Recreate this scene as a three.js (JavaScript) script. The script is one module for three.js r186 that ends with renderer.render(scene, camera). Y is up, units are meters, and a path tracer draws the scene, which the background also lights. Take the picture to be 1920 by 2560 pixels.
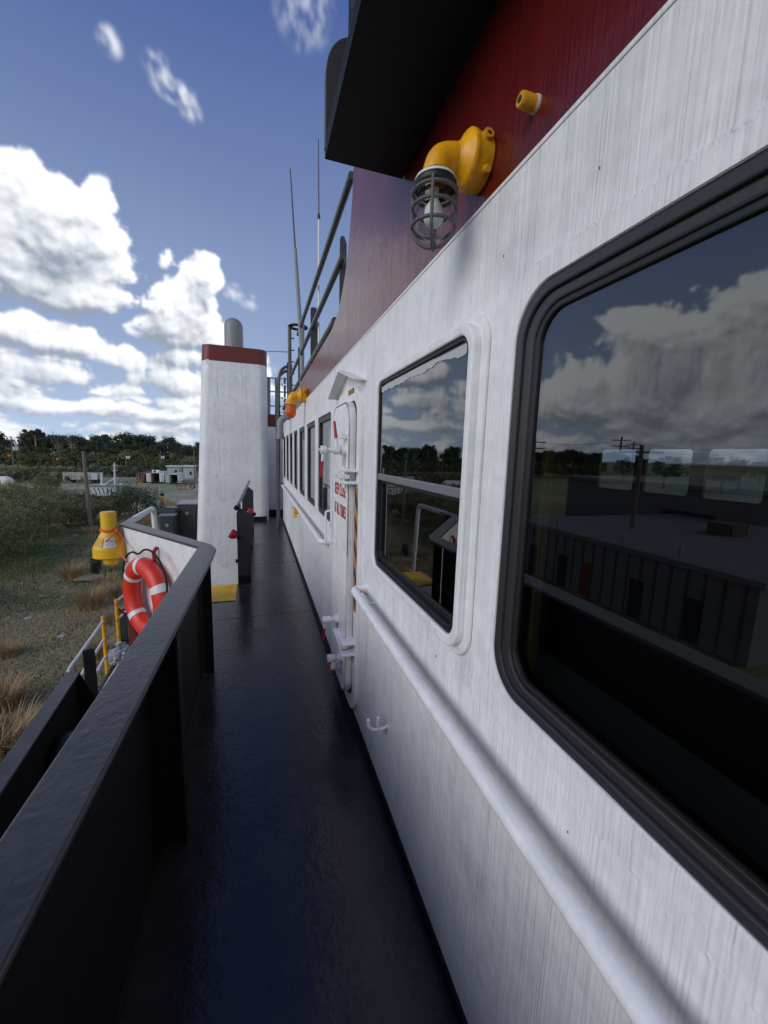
import * as THREE from 'three';
import { RoundedBoxGeometry } from 'three/addons/geometries/RoundedBoxGeometry.js';
import { ImprovedNoise } from 'three/addons/math/ImprovedNoise.js';
import { mergeGeometries, toCreasedNormals } from 'three/addons/utils/BufferGeometryUtils.js';
import { FontLoader } from 'three/addons/loaders/FontLoader.js';
import { TextGeometry } from 'three/addons/geometries/TextGeometry.js';

// ------------------------------------------------------------------ camera
const EYE = 1.78, F = 975, VP = [646, 1128], ROLL = 1.7 * Math.PI / 180;
const scene = new THREE.Scene();
const camera = new THREE.PerspectiveCamera(2 * Math.atan(1280 / F) * 180 / Math.PI, 768 / 1024, 0.02, 4000);
const V3 = (x, y, z) => new THREE.Vector3(x, y, z);
const fw = V3((VP[0] - 960) / F, -(VP[1] - 1280) / F, -1).normalize();            // the ship's forward direction as the lens sees it
const upc = V3(Math.sin(ROLL), Math.cos(ROLL), 0); upc.z = -(fw.x * upc.x + fw.y * upc.y) / fw.z; upc.normalize();
const rtc = V3().crossVectors(fw, upc);
const camM = new THREE.Matrix4().makeBasis(rtc, upc, fw.clone().negate()).transpose();
camera.quaternion.setFromRotationMatrix(camM); camera.position.set(0, EYE, 0); camera.updateMatrixWorld();
function ray(u, v) { return V3((u - 960) / F, -(v - 1280) / F, -1).applyMatrix4(camM); }
// a photo pixel meets a known plane: x, y or d (metres ahead); returns [x, y, d]
function H(u, v, k) { const q = ray(u, v); const t = k.x !== undefined ? k.x / q.x : k.y !== undefined ? (k.y - EYE) / q.y : -k.d / q.z; return [q.x * t, q.y * t + EYE, -q.z * t]; }

// ------------------------------------------------------------------ sky
const P = new ImprovedNoise();
function rng(s) { return () => { s |= 0; s = s + 0x6D2B79F5 | 0; let t = Math.imul(s ^ s >>> 15, 1 | s); t = t + Math.imul(t ^ t >>> 7, 61 | t) ^ t; return ((t ^ t >>> 14) >>> 0) / 4294967296; }; }
const mix = (a, b, t) => a + (b - a) * t, clamp = (x, a = 0, b = 1) => Math.min(b, Math.max(a, x)), sst = (a, b, x) => { x = clamp((x - a) / (b - a)); return x * x * (3 - 2 * x); };
const D2R = Math.PI / 180;
const SKYGAIN = 1.12;
{
  const W = 2048, Hh = 1024, data = new Float32Array(W * Hh * 4);
  const ang = (u, v) => { const q = ray(u, v).normalize(); return [Math.atan2(q.x, -q.z) / D2R, Math.asin(q.y) / D2R]; };
  const blobs = [], wisps = [];
  const blob = (u, v, ru, rv, w = 1) => { const [a, e] = ang(u, v), [a1] = ang(u + ru, v), [, e1] = ang(u, v - rv); (w < .55 ? wisps : blobs).push([a, e, Math.max(1, Math.abs(a1 - a)), Math.max(.8, Math.abs(e1 - e)), w]); };
  // the cumulus towers ahead and to port
  blob(120, 560, 230, 130, 1.5); blob(30, 640, 260, 150, 1.5); blob(225, 600, 115, 115, 1.35); blob(258, 500, 62, 80, 1.25); blob(20, 430, 90, 70, 1.0); blob(150, 720, 180, 65, 1.15);
  blob(465, 765, 100, 105, 1.45); blob(488, 700, 66, 70, 1.4); blob(395, 645, 40, 28, .7); blob(440, 835, 110, 48, 1.05); blob(530, 830, 70, 70, 1.3);
  blob(40, 830, 120, 60, 1.1); blob(180, 850, 150, 50, 1.0); blob(330, 900, 150, 45, .95); blob(100, 930, 190, 38, .9); blob(430, 955, 130, 40, .95); blob(60, 1010, 220, 36, .9); blob(330, 1030, 240, 34, .9); blob(500, 900, 100, 34, .85); blob(560, 1010, 90, 45, .9); blob(620, 930, 90, 60, .8);
  blob(275, 105, 20, 34, .46); blob(435, 225, 44, 28, .52); blob(390, 160, 28, 22, .4); blob(478, 280, 18, 14, .42); blob(760, 30, 60, 90, .25); blob(582, 730, 12, 14, .4); blob(622, 756, 8, 8, .38);
  const R = rng(11);
  for (let i = 0; i < 46; i++) {                                    // the same fair-weather cumulus goes on round the rest of the horizon
    const a = -34 - R() * 285, e = 6 + R() * R() * 40, s = 7 + R() * 9;
    blobs.push([a, e, s, s * (.35 + .25 * R()), .75 + .4 * R()]);
    for (let k = 0; k < 3; k++) blobs.push([a + (R() - .5) * s * 1.2, e + R() * s * .5, s * (.3 + .3 * R()), s * (.25 + .2 * R()), .8 + .3 * R()]);
  }
  for (let i = 0; i < 40; i++) blobs.push([-34 - R() * 285, 1 + R() * 9, 8 + R() * 12, 1.5 + R() * 2.2, .65 + .3 * R()]);
  const dir = V3();
  const bil = (x, y, z, f, oct) => { let s = 0, a = .5, n = 0; for (let o = 0; o < oct; o++) { s += a * Math.abs(P.noise(x * f + o * 7.3, y * f + 3.1, z * f + o * 1.7)); n += a; a *= .6; f *= 2.05; } return s / n; };
  let prof = 0;
  const dens = (az, el) => {
    const ca = Math.cos(el * D2R), x = Math.sin(az * D2R) * ca, z = -Math.cos(az * D2R) * ca, y = Math.sin(el * D2R);
    const wx = P.noise(x * 8, y * 11, z * 8) * 2.2 + P.noise(x * 24, y * 30, z * 24) * .9, wy = P.noise(x * 8 + 40, y * 11, z * 8 + 9) * 1.8 + P.noise(x * 24 + 5, y * 30, z * 24) * .8;
    let m = -1, pw = 0, ps = 0;
    for (const b of blobs) {
      let da = az + wx - b[0]; if (da > 180) da -= 360; else if (da < -180) da += 360;
      if (da > b[2] * 1.7 || da < -b[2] * 1.7) continue;
      const de = (el + wy * Math.min(1, b[3] / 5) - b[1]) / (b[3] * (el < b[1] ? .9 : 1.05)); if (de > 1.7 || de < -1.7) continue;
      da /= b[2]; const v = b[4] * (1.05 - (da * da + de * de)); if (v > 0) { pw += v; ps += v * de; }
      m = m < v ? (m > -.5 ? v + .25 * Math.max(0, m) : v) : m + .25 * Math.max(0, v);
    }
    prof = pw > 0 ? ps / pw : 0;
    const low = sst(23, 5, el) * (.44 + .60 * P.noise(x * 5, y * 34, z * 5) + .3 * P.noise(x * 13, y * 60, z * 13));          // layered cloud towards the horizon
    m = Math.max(m, low - 1.2 * sst(8, 23, el));
    if (m < -.6) return -1;
    const st = 1 + .9 * sst(14, 3, el), puffy = 2.5 * bil(x, y * 1.15 * st, z, 7.5, 7) - .50, fine = P.noise(x * 60, y * 80 * st, z * 60) * .10 + P.noise(x * 130, y * 160, z * 130) * .07;
    return Math.min(m, 1.0) * .95 + puffy * (.85 + .25 * sst(1.2, .3, m)) + fine - .30;
  };
  for (let j = 0; j < Hh; j++) {
    const el = ((j + .5) / Hh - .5) * 180;
    for (let i = 0; i < W; i++) {
      const th = ((i + .5) / W - .5) * 2 * Math.PI, az = Math.atan2(Math.cos(th), -Math.sin(th)) / D2R, o = (j * W + i) * 4;
      let r, g, b;
      if (el < -1.5) { r = .085; g = .09; b = .07; }
      else {
        const e = Math.max(0, el), t = Math.pow(clamp(e / 48), .56);
        r = mix(.44, .042, t); g = mix(.56, .083, t); b = mix(.73, .268, t);
        const veil = clamp(.5 + P.noise(Math.sin(az * D2R) * 3, e * .06, Math.cos(az * D2R) * 3)) * .05 * (1 - t); r += veil; g += veil; b += veil;
        for (const w of wisps) { let da = (az - w[0]) / (w[2] * 1.5), de = (el - w[1]) / (w[3] * 1.5); const q = 1 - da * da - de * de; if (q <= 0 || Math.abs(az - w[0]) > 90) continue;
          const X = az * .75 + el * .45 + 13.7, Y = el * .75 - az * .35 + 4.2, n = .5 + .75 * P.noise(X, Y, 2.2) + .35 * P.noise(X * 2.1, Y * 1.6, 5.1) + .12 * P.noise(X * 5.1, Y * 4, 8.3), k = clamp(sst(0, 1, q) * sst(.05, 1.2, n) * w[4] * 1.75, 0, .7); r = mix(r, .86, k); g = mix(g, .88, k); b = mix(b, .92, k); }
        if (el < 75) {
          const d = dens(az, el);
          if (d > 0) {
            const a = sst(0, .30, d), base = prof;
            const d1 = Math.max(-.3, dens(az + .35, el + .7)), d2 = Math.max(-.3, dens(az + 1.3, el + 2.6)), d3 = Math.max(-.3, dens(az + 2.6, el + 6));
            let lit = clamp(.63 + (d - d1) * .85 + (d - d2) * .50 - Math.max(0, d3) * .16 + base * .34 - sst(.25, 1.1, d) * .08);
            const hz = sst(14, 2, el);
            const cr = mix(.27, .97, lit), cg = mix(.31, .98, lit), cb = mix(.39, 1.0, lit);
            const k = a * .97, ch = hz * .28;
            r = mix(r, mix(cr, .56, ch), k); g = mix(g, mix(cg, .62, ch), k); b = mix(b, mix(cb, .72, ch), k);
          }
        }
      }
      data[o] = r * SKYGAIN; data[o + 1] = g * SKYGAIN; data[o + 2] = b * SKYGAIN; data[o + 3] = 1;
    }
  }
  const t = new THREE.DataTexture(data, W, Hh, THREE.RGBAFormat, THREE.FloatType);
  t.mapping = THREE.EquirectangularReflectionMapping; t.magFilter = t.minFilter = THREE.LinearFilter; t.needsUpdate = true;
  scene.background = t; scene.environment = t;
}
// ------------------------------------------------------------------ sun behind thin cloud, high to port and a little astern of the viewer
const sun = new THREE.DirectionalLight(new THREE.Color(1, .965, .92), 1.4);
sun.position.set(-74, 41, 38); sun.castShadow = true; sun.shadow.radius = 80; sun.shadow.mapSize.set(2048, 2048);
Object.assign(sun.shadow.camera, { left: -60, right: 60, top: 60, bottom: -60, near: 1, far: 260 });
scene.add(sun, sun.target);
const EXPOSURE = 1.07;

// ------------------------------------------------------------------ helpers
const used = {};
function numbered(n) { used[n] = (used[n] ?? -1) + 1; return used[n] ? n + '_' + String(used[n]).padStart(3, '0') : n; }
function tag(o, label, category, group, kind) { o.userData = { label, category }; if (group) o.userData.group = group; if (kind) o.userData.kind = kind; return o; }
function thing(name, label, category, group) { const g = new THREE.Group(); g.name = numbered(name); scene.add(g); return tag(g, label, category, group); }
function part(name, geo, mat, parent) {
  if (Array.isArray(geo)) geo = join(geo);
  const m = new THREE.Mesh(geo, mat); m.castShadow = m.receiveShadow = true;
  m.name = parent ? name : numbered(name); (parent ?? scene).add(m); return m;
}
function join(list) { return list.length === 1 ? list[0] : mergeGeometries(list.map(g => { const n = g.index ? g.toNonIndexed() : g; for (const k of Object.keys(n.attributes)) if (!['position', 'normal', 'uv', 'color'].includes(k)) n.deleteAttribute(k); if (!n.attributes.uv) n.setAttribute('uv', new THREE.BufferAttribute(new Float32Array(n.attributes.position.count * 2), 2)); return n; })); }
function struct(name, geo, mat) { const m = part(name, geo, mat); m.userData = { kind: 'structure' }; return m; }
function seat(t) { t.updateMatrixWorld(true); const b = new THREE.Box3().setFromObject(t), p = V3((b.min.x + b.max.x) / 2, b.min.y, (b.min.z + b.max.z) / 2); t.position.add(p); for (const c of t.children) c.position.sub(p); return t; }
function copy(o, label) { const c = o.clone(); c.name = numbered(o.name.replace(/_\d{3}$/, '')); c.userData = { ...o.userData }; if (label) c.userData.label = label; scene.add(c); return c; }
function uvm(g, s = 1) {                                             // uv in metres, from the side each face looks to
  const n = g.index ? g.toNonIndexed() : g; const p = n.attributes.position; n.computeBoundingBox(); if (!n.attributes.normal) n.computeVertexNormals();
  const uv = new Float32Array(p.count * 2), a = V3(), b = V3(), c = V3();
  for (let i = 0; i < p.count; i += 3) {
    a.fromBufferAttribute(p, i); b.fromBufferAttribute(p, i + 1); c.fromBufferAttribute(p, i + 2);
    const nx = b.clone().sub(a).cross(c.clone().sub(a)), ax = Math.abs(nx.x), ay = Math.abs(nx.y), az = Math.abs(nx.z);
    [a, b, c].forEach((q, k) => { const r = ax >= ay && ax >= az ? [q.z, q.y] : ay >= az ? [q.x, q.z] : [q.x, q.y]; uv[(i + k) * 2] = r[0] * s; uv[(i + k) * 2 + 1] = r[1] * s; });
  }
  n.setAttribute('uv', new THREE.BufferAttribute(uv, 2)); return n;
}
const box = (x0, x1, y0, y1, d0, d1, r = .004) => { const w = Math.abs(x1 - x0), h = Math.abs(y1 - y0), l = Math.abs(d1 - d0); const g = r > 0 ? new RoundedBoxGeometry(w, h, l, 1, Math.min(r, w / 2.2, h / 2.2, l / 2.2)) : new THREE.BoxGeometry(w, h, l); g.translate((x0 + x1) / 2, (y0 + y1) / 2, -(d0 + d1) / 2); return uvm(g); };
const pt = a => V3(a[0], a[1], -a[2]);                                // [x, y, ahead] to a point
function rod(a, b, r, r2 = r, seg = 14) { const A = a.isVector3 ? a : pt(a), B = b.isVector3 ? b : pt(b), L = A.distanceTo(B); const g = new THREE.CylinderGeometry(r2, r, L, seg); g.translate(0, L / 2, 0); g.applyQuaternion(new THREE.Quaternion().setFromUnitVectors(V3(0, 1, 0), B.clone().sub(A).normalize())); g.translate(A.x, A.y, A.z); return g; }
function pipe(pts, r, seg = 48, closed = false, tension = .5, radial = 12) { const c = new THREE.CatmullRomCurve3(pts.map(p => p.isVector3 ? p : pt(p)), closed, 'catmullrom', tension); return new THREE.TubeGeometry(c, seg, r, radial, closed); }
function bent(pts, r, bend = .06, radial = 12) {                      // straight runs with rounded elbows
  const q = pts.map(p => p.isVector3 ? p : pt(p)), path = new THREE.CurvePath();
  let prev = q[0];
  for (let i = 1; i < q.length - 1; i++) { const a = q[i].clone().add(q[i - 1].clone().sub(q[i]).setLength(Math.min(bend, q[i].distanceTo(q[i - 1]) * .49))), b = q[i].clone().add(q[i + 1].clone().sub(q[i]).setLength(Math.min(bend, q[i].distanceTo(q[i + 1]) * .49))); path.add(new THREE.LineCurve3(prev, a)); path.add(new THREE.QuadraticBezierCurve3(a, q[i], b)); prev = b; }
  path.add(new THREE.LineCurve3(prev, q[q.length - 1]));
  const all = []; for (const c of path.curves) { const n = c.isLineCurve3 ? 1 : 7; for (let k = 0; k < n; k++) all.push(c.getPoint(k / n)); } all.push(q[q.length - 1]);
  const geos = []; // sweep with a steady frame
  const pos = [], nor = [], idx = []; let nrm = null;
  all.forEach((p, i) => {
    const t = (i === 0 ? all[1].clone().sub(p) : i === all.length - 1 ? p.clone().sub(all[i - 1]) : all[i + 1].clone().sub(all[i - 1])).normalize();
    if (!nrm) nrm = Math.abs(t.y) < .9 ? V3(0, 1, 0) : V3(1, 0, 0); nrm.sub(t.clone().multiplyScalar(nrm.dot(t))).normalize(); const bn = V3().crossVectors(t, nrm);
    for (let k = 0; k <= radial; k++) { const a = k / radial * 2 * Math.PI, n = nrm.clone().multiplyScalar(Math.cos(a)).add(bn.clone().multiplyScalar(Math.sin(a))); nor.push(n.x, n.y, n.z); pos.push(p.x + n.x * r, p.y + n.y * r, p.z + n.z * r); }
  });
  const w = radial + 1; for (let i = 0; i < all.length - 1; i++) for (let k = 0; k < radial; k++) { const a = i * w + k; idx.push(a, a + 1, a + w, a + 1, a + w + 1, a + w); }
  const g = new THREE.BufferGeometry(); g.setAttribute('position', new THREE.Float32BufferAttribute(pos, 3)); g.setAttribute('normal', new THREE.Float32BufferAttribute(nor, 3)); g.setIndex(idx);
  const cap = (p, t) => { const c = new THREE.CircleGeometry(r, radial); c.applyQuaternion(new THREE.Quaternion().setFromUnitVectors(V3(0, 0, 1), t)); c.translate(p.x, p.y, p.z); return c; };
  return join([uvm(g), uvm(cap(all[0], all[0].clone().sub(all[1]).normalize())), uvm(cap(all[all.length - 1], all[all.length - 1].clone().sub(all[all.length - 2]).normalize()))]);
}
function rr(s0, s1, y0, y1, r, path) { const S = path ?? new THREE.Shape(); S.moveTo(s0 + r, y0); S.lineTo(s1 - r, y0); S.absarc(s1 - r, y0 + r, r, -Math.PI / 2, 0, false); S.lineTo(s1, y1 - r); S.absarc(s1 - r, y1 - r, r, 0, Math.PI / 2, false); S.lineTo(s0 + r, y1); S.absarc(s0 + r, y1 - r, r, Math.PI / 2, Math.PI, false); S.lineTo(s0, y0 + r); S.absarc(s0 + r, y0 + r, r, Math.PI, Math.PI * 1.5, false); return S; }
const XW = .585;                                                      // the deckhouse side, right of the viewer
// a shape drawn in (ahead, up) on the deckhouse side; out = metres proud of the wall, inn = metres behind its face
function onWall(shape, out, inn, bevel = 0, xw = XW) { const g = new THREE.ExtrudeGeometry(shape, { depth: out + inn - 2 * bevel, bevelEnabled: bevel > 0, bevelSize: bevel, bevelThickness: bevel, bevelSegments: 2, bevelOffset: -bevel, curveSegments: 10 }); g.translate(0, 0, -out + bevel); g.rotateY(Math.PI / 2); g.translate(xw, 0, 0); return uvm(g); }
function ring(o, i) { const S = rr(...o); S.holes.push(rr(...i, new THREE.Path())); return S; }
function plan(poly, y0, y1, bevel = 0) { const S = new THREE.Shape(poly.map(p => new THREE.Vector2(p[0], p[1]))); const g = new THREE.ExtrudeGeometry(S, { depth: y1 - y0 - 2 * bevel, bevelEnabled: bevel > 0, bevelSize: bevel, bevelThickness: bevel, bevelSegments: 2, bevelOffset: -bevel }); g.rotateX(-Math.PI / 2); g.translate(0, y0 + bevel, 0); return uvm(g); }   // poly in (x, ahead)

// ------------------------------------------------------------------ textures
function per(n, seed) { const R = rng(seed), t = new Float32Array(n * n).map(() => R()); return (x, y) => { const xi = Math.floor(x), yi = Math.floor(y), fx = x - xi, fy = y - yi, u = fx * fx * (3 - 2 * fx), v = fy * fy * (3 - 2 * fy), g = (a, b) => t[((b % n + n) % n) * n + (a % n + n) % n]; return mix(mix(g(xi, yi), g(xi + 1, yi), u), mix(g(xi, yi + 1), g(xi + 1, yi + 1), u), v); }; }
function fbmT(seed, base, oct) { const ls = []; for (let o = 0; o < oct; o++) ls.push(per(base << o, seed + o)); return (x, y) => { let s = 0, a = .5, n = 0; ls.forEach((l, o) => { const k = base << o; s += a * l(x * k, y * k); n += a; a *= .55; }); return s / n; }; }   // x, y in 0..1, seamless
function tex(N, M, fn, srgb, metres = 1, ny) { const d = new Uint8Array(N * M * 4); for (let j = 0; j < M; j++) for (let i = 0; i < N; i++) { const c = fn(i / N, j / M), o = (j * N + i) * 4; if (typeof c === 'number') d[o] = d[o + 1] = d[o + 2] = clamp(c) * 255; else for (let k = 0; k < 3; k++) d[o + k] = clamp(c[k]) * 255; d[o + 3] = 255; } const t = new THREE.DataTexture(d, N, M); t.wrapS = t.wrapT = THREE.RepeatWrapping; t.magFilter = THREE.LinearFilter; t.minFilter = THREE.LinearMipmapLinearFilter; t.generateMipmaps = true; if (srgb) t.colorSpace = THREE.SRGBColorSpace; t.repeat.set(1 / metres, 1 / (ny ?? metres)); t.needsUpdate = true; return t; }
const s1 = fbmT(3, 4, 6), s2 = fbmT(21, 6, 5), s3 = fbmT(37, 32, 4), s4 = fbmT(51, 3, 5), s5 = fbmT(77, 64, 3);
const streak = (() => { const a = per(256, 5), b = per(96, 6), c = per(400, 8); return (x, y) => .4 * a(x * 256, y * 4) + .35 * b(x * 96, y * 3) + .25 * c(x * 400, y * 14); })();
const bumpWhite = tex(1024, 1024, (x, y) => .42 * streak(x, y) + .38 * s3(x, y) + .20 * s2(x, y), false, 1.1);
const dirt = (() => { const a = per(48, 15), b = per(160, 16); return (x, y) => sst(.55, .9, a(x * 48, y * 3) * .7 + b(x * 160, y * 7) * .3) * .03 + sst(.6, .75, s2(y, x)) * .02; })();
const mapWhite = tex(1024, 1024, (x, y) => { const g = .905 + (streak(x, y) - .5) * .05 + (s1(x, y) - .5) * .10 + (s3(x, y) - .5) * .06 + (s5(x, y) - .5) * .05 - dirt(x, y), st = sst(.56, .80, s2(x, y)) * .05; return [g - st * 1.1, g - st, g + .008 - st * .9]; }, true, 1.7);
const bumpLump = tex(1024, 1024, (x, y) => .5 * s2(x, y) + .3 * s3(x, y) + .2 * s5(x, y), false, .9);
const mapDark = tex(512, 512, (x, y) => { const g = .20 + (s1(x, y) - .5) * .10 + (s3(x, y) - .5) * .05; return [g, g, g * 1.06]; }, true, 1.3);
const mapDeck = tex(1024, 1024, (x, y) => { const g = .185 + (s4(x, y) - .5) * .10 + (s3(x, y) - .5) * .05, w = sst(.62, .8, s2(x, y)) * .05; return [g + w, g + w * .95, g * 1.05 + w]; }, true, 2.3);
const roughDeck = tex(1024, 1024, (x, y) => .21 + (s4(x, y) - .4) * .30 + (s3(x, y) - .5) * .12, false, 2.3);
const mapRed = tex(512, 512, (x, y) => { const k = 1 + (s1(x, y) - .5) * .35 + (streak(x, y) - .5) * .2; return [.37 * k, .095 * k, .085 * k]; }, true, 1.2);
const bumpRed = tex(1024, 1024, (x, y) => .5 * s2(x, y) + .3 * streak(x, y) + .2 * s3(x, y), false, .8);
const mapYel = tex(256, 256, (x, y) => { const k = 1 + (s1(x, y) - .5) * .25, d = sst(.74, .84, s3(x, y)) * .12; return [.93 * k - d, .67 * k - d, .10 * k]; }, true, .3);
const roughVar = tex(256, 256, (x, y) => .5 + (s1(x, y) - .5) * .5, false, .5);
const M = {};
const std = (o) => new THREE.MeshStandardMaterial(o), phy = o => new THREE.MeshPhysicalMaterial(o), C = (r, g, b) => new THREE.Color().setRGB(r, g, b);
M.white = std({ map: mapWhite, bumpMap: bumpWhite, bumpScale: .0062, roughness: .44 });
M.whitePipe = std({ map: mapWhite, bumpMap: bumpLump, bumpScale: .0035, roughness: .38 });
M.black = M.cap = std({ map: tex(512, 512, (x, y) => { const g = .265 + (s1(x, y) - .5) * .10 + (s3(x, y) - .5) * .05; return [g, g, g * 1.03]; }, true, 1.1), bumpMap: bumpLump, bumpScale: .004, roughness: .36 });   // black paint of caps, rails and pipes, with sky sheen mixed into its colour
M.blackMatte = phy({ color: C(.007, .007, .0075), specularIntensity: .45, bumpMap: bumpLump, bumpScale: .003, roughness: .55 });
M.deck = std({ map: mapDeck, color: C(1.15, 1.13, 1.08), bumpMap: bumpLump, bumpScale: .0036, roughnessMap: roughDeck, roughness: 1 });
M.red = std({ map: mapRed, bumpMap: bumpRed, bumpScale: .003, roughness: .24 });
M.redFlat = std({ map: mapRed, color: C(1.25, 1.1, 1.1), bumpMap: bumpRed, bumpScale: .002, roughness: .4 });
M.yellow = std({ map: mapYel, bumpMap: bumpLump, bumpScale: .003, roughness: .36 });
M.frame = std({ color: C(.030, .030, .034), roughness: .42, bumpMap: bumpLump, bumpScale: .0015 });
M.frameDark = std({ color: C(.016, .015, .016), roughness: .45, bumpMap: bumpLump, bumpScale: .0015 });
M.glassRow = phy({ color: C(.85, .88, .88), roughness: .01, transmission: 1, thickness: 0, ior: 1.55 });
M.rubber = std({ color: C(.010, .010, .011), roughness: .5 });
M.alu = std({ color: C(.22, .22, .25), roughness: .4, metalness: .3 });
M.grey = std({ color: C(.23, .24, .26), roughness: .45, bumpMap: bumpLump, bumpScale: .002 });
M.glass = phy({ color: C(.42, .45, .47), roughness: .008, transmission: 1, thickness: 0, ior: 2.0 });
M.clear = phy({ color: C(.93, .94, .94), roughness: .10, transmission: 1, thickness: 0, ior: 1.45 });
M.amber = phy({ color: C(.85, .18, .02), roughness: .25, transmission: .45, thickness: 0 });
M.redGrip = std({ color: C(.36, .012, .018), roughness: .5 });
M.orange = std({ color: C(.68, .035, .018), roughness: .42, bumpMap: bumpLump, bumpScale: .0025 });
M.tape = std({ color: C(.72, .74, .75), roughness: .35 });
M.rope = std({ color: C(.70, .16, .05), roughness: .9 });
M.blackRope = std({ color: C(.012, .012, .012), roughness: .8 });
M.gal = std({ color: C(.24, .25, .27), roughness: .5, metalness: .1, bumpMap: bumpLump, bumpScale: .002 });
M.buoyYellow = std({ color: C(.80, .47, .015), roughness: .4, bumpMap: bumpLump, bumpScale: .001 });
M.wood = std({ color: C(.33, .17, .045), roughness: .5 });

// ================================================================== SHIP: decks
const GROUND = -6.8, MAIN = -2.4, END = 10.7;
const shiftAll = (g, x, y, z) => { g.translate(x, y, z); return g; };
struct('deck', plan([[-.62, -4], [XW, -4], [XW, END], [-.29, END], [-.29, 5.42], [-1.25, 5.42], [-1.25, 4.35], [-.47, 3.28], [-.47, 3.2], [-.62, 3.2]], -.06, 0), M.deck);
struct('main_deck', plan([[-2.62, -4], [6.5, -4], [6.5, 19], [-2.95, 19], [-2.8, 8.8], [-2.62, 6]], MAIN - .06, MAIN), std({ map: mapDeck, color: C(1, 1, 1), roughness: .6 }));
{ const hull = thing('hull_side', 'black steel hull side of the vessel below the main deck', 'hull'); part('hull_plating', box(-2.75, -2.66, GROUND - .5, MAIN - .07, -4, 6.1, 0), M.blackMatte, hull); part('bottom_plating', box(-2.6, 6.4, GROUND - .5, MAIN - .1, -3.9, 18.9, 0), M.blackMatte, hull); seat(hull); }
for (const [d, x0] of [[4.25, -.9], [6.35, -.28], [8.3, -.28]]) struct('deck_seam', rod([x0, -.0015, d], [XW - .015, -.0015, d + .02], .004, .004, 6), M.deck);
tag(part('deck_edge_paint', [(() => { const a = H(537, 1503, { y: 0 }), b = H(589, 1500, { y: 0 }); return plan([[-1.2, 4.78], [b[0], 4.78], [-.3, 5.40], [-1.2, 5.40]], .004, .008); })()], std({ map: mapYel, color: C(1.25, 1.45, 1.9), bumpMap: bumpLump, bumpScale: .003, roughness: .6 })), 'yellow painted strip on the walkway deck at the head of the stairwell', 'floor paint');

// ================================================================== SHIP: deckhouse
const house = thing('deckhouse', 'white painted steel deckhouse with dark red upper fascia and black framed windows', 'deckhouse');
const TOPW = 2.44, WEND = 10.3;
const rowW = [[3.30, 4.064], [4.27, 5.03], [5.25, 6.02], [6.25, 6.95], [7.20, 7.88], [8.14, 8.87], [9.15, 9.87]], RY0 = 1.18, RY1 = 2.125;
const bigO = [-.62, .834, 1.19, 2.157, .11], smO = [.992, 1.85, 1.232, 2.118, .055];
{
  const S = new THREE.Shape([[-4, 0], [WEND, 0], [WEND, TOPW], [-4, TOPW]].map(p => new THREE.Vector2(...p)));
  S.holes.push(rr(...bigO, new THREE.Path()), rr(...smO, new THREE.Path()));
  for (const [a, b] of rowW) S.holes.push(rr(a, b, RY0, RY1, .05, new THREE.Path()));
  part('wall', [onWall(S, 0, .05)], M.white, house);
  part('baseboard', box(XW - .012, XW + .0, .0, .062, -4, WEND - .01, .002), M.blackMatte, house);
  // the lip along the top of the white side and shallow plate seams
  part('top_lip', box(XW - .003, XW + .02, TOPW + .0005, TOPW + .012, -4, WEND, .003), M.white, house);
  for (const d of [2.07, 3.16]) part('weld_seam', rod([XW - .001, d === 2.07 ? .07 : 2.3, d], [XW - .001, d === 2.07 ? .9 : TOPW, d], .004, .004, 6), M.white, house);
  // red fascia above: low bulwark along the roof, sweeping up to the pilothouse
  const R = new THREE.Shape(); R.moveTo(-4, TOPW + .016); R.lineTo(WEND - .1, TOPW + .016); R.lineTo(WEND - .1, 2.76); R.lineTo(3.45, 2.795); R.bezierCurveTo(3.05, 2.82, 2.80, 3.0, 2.70, 3.4); R.lineTo(2.64, 3.75); R.lineTo(2.6, 4.5); R.lineTo(-4, 4.5); R.closePath();
  part('fascia', onWall(R, -.012, .06), M.red, house);
  // roof, floor, far walls of the pilothouse and cabin
  part('roof', [box(XW + .06, 6.2, 2.42, 2.5, 2.6, WEND, 0), box(XW + .07, 6.2, 2.5, 2.56, -3.9, 2.6, 0)], M.grey, house);
  part('bulkhead', box(XW + .05, 6.1, 0, 2.42, WEND - .06, WEND, 0), M.white, house); part('bulkhead', box(XW + .05, 6.1, 0, 2.5, -4, -3.94, 0), M.white, house);
  part('inner_floor', box(XW + .05, 6.1, -.05, 0.0, -3.94, WEND - .06, 0), std({ color: C(.10, .09, .08), roughness: .5 }), house);
  part('lining', [box(XW + .05, 6.1, 0, 2.42, 6.35, 6.4, 0), box(XW + .055, XW + .09, 0, 1.12, -3.9, 6.3, 0)], M.wood, house);
  // starboard side with its own row of windows
  const T = new THREE.Shape([[-4, 0], [WEND, 0], [WEND, 2.42], [-4, 2.42]].map(p => new THREE.Vector2(...p)));
  for (let d = -3.2; d < 6; d += .92) T.holes.push(rr(d, d + .72, 1.30, 2.0, .06, new THREE.Path()));
  part('far_wall', onWall(T, 0, .05, 0, 6.1), M.wood, house);
}
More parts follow.
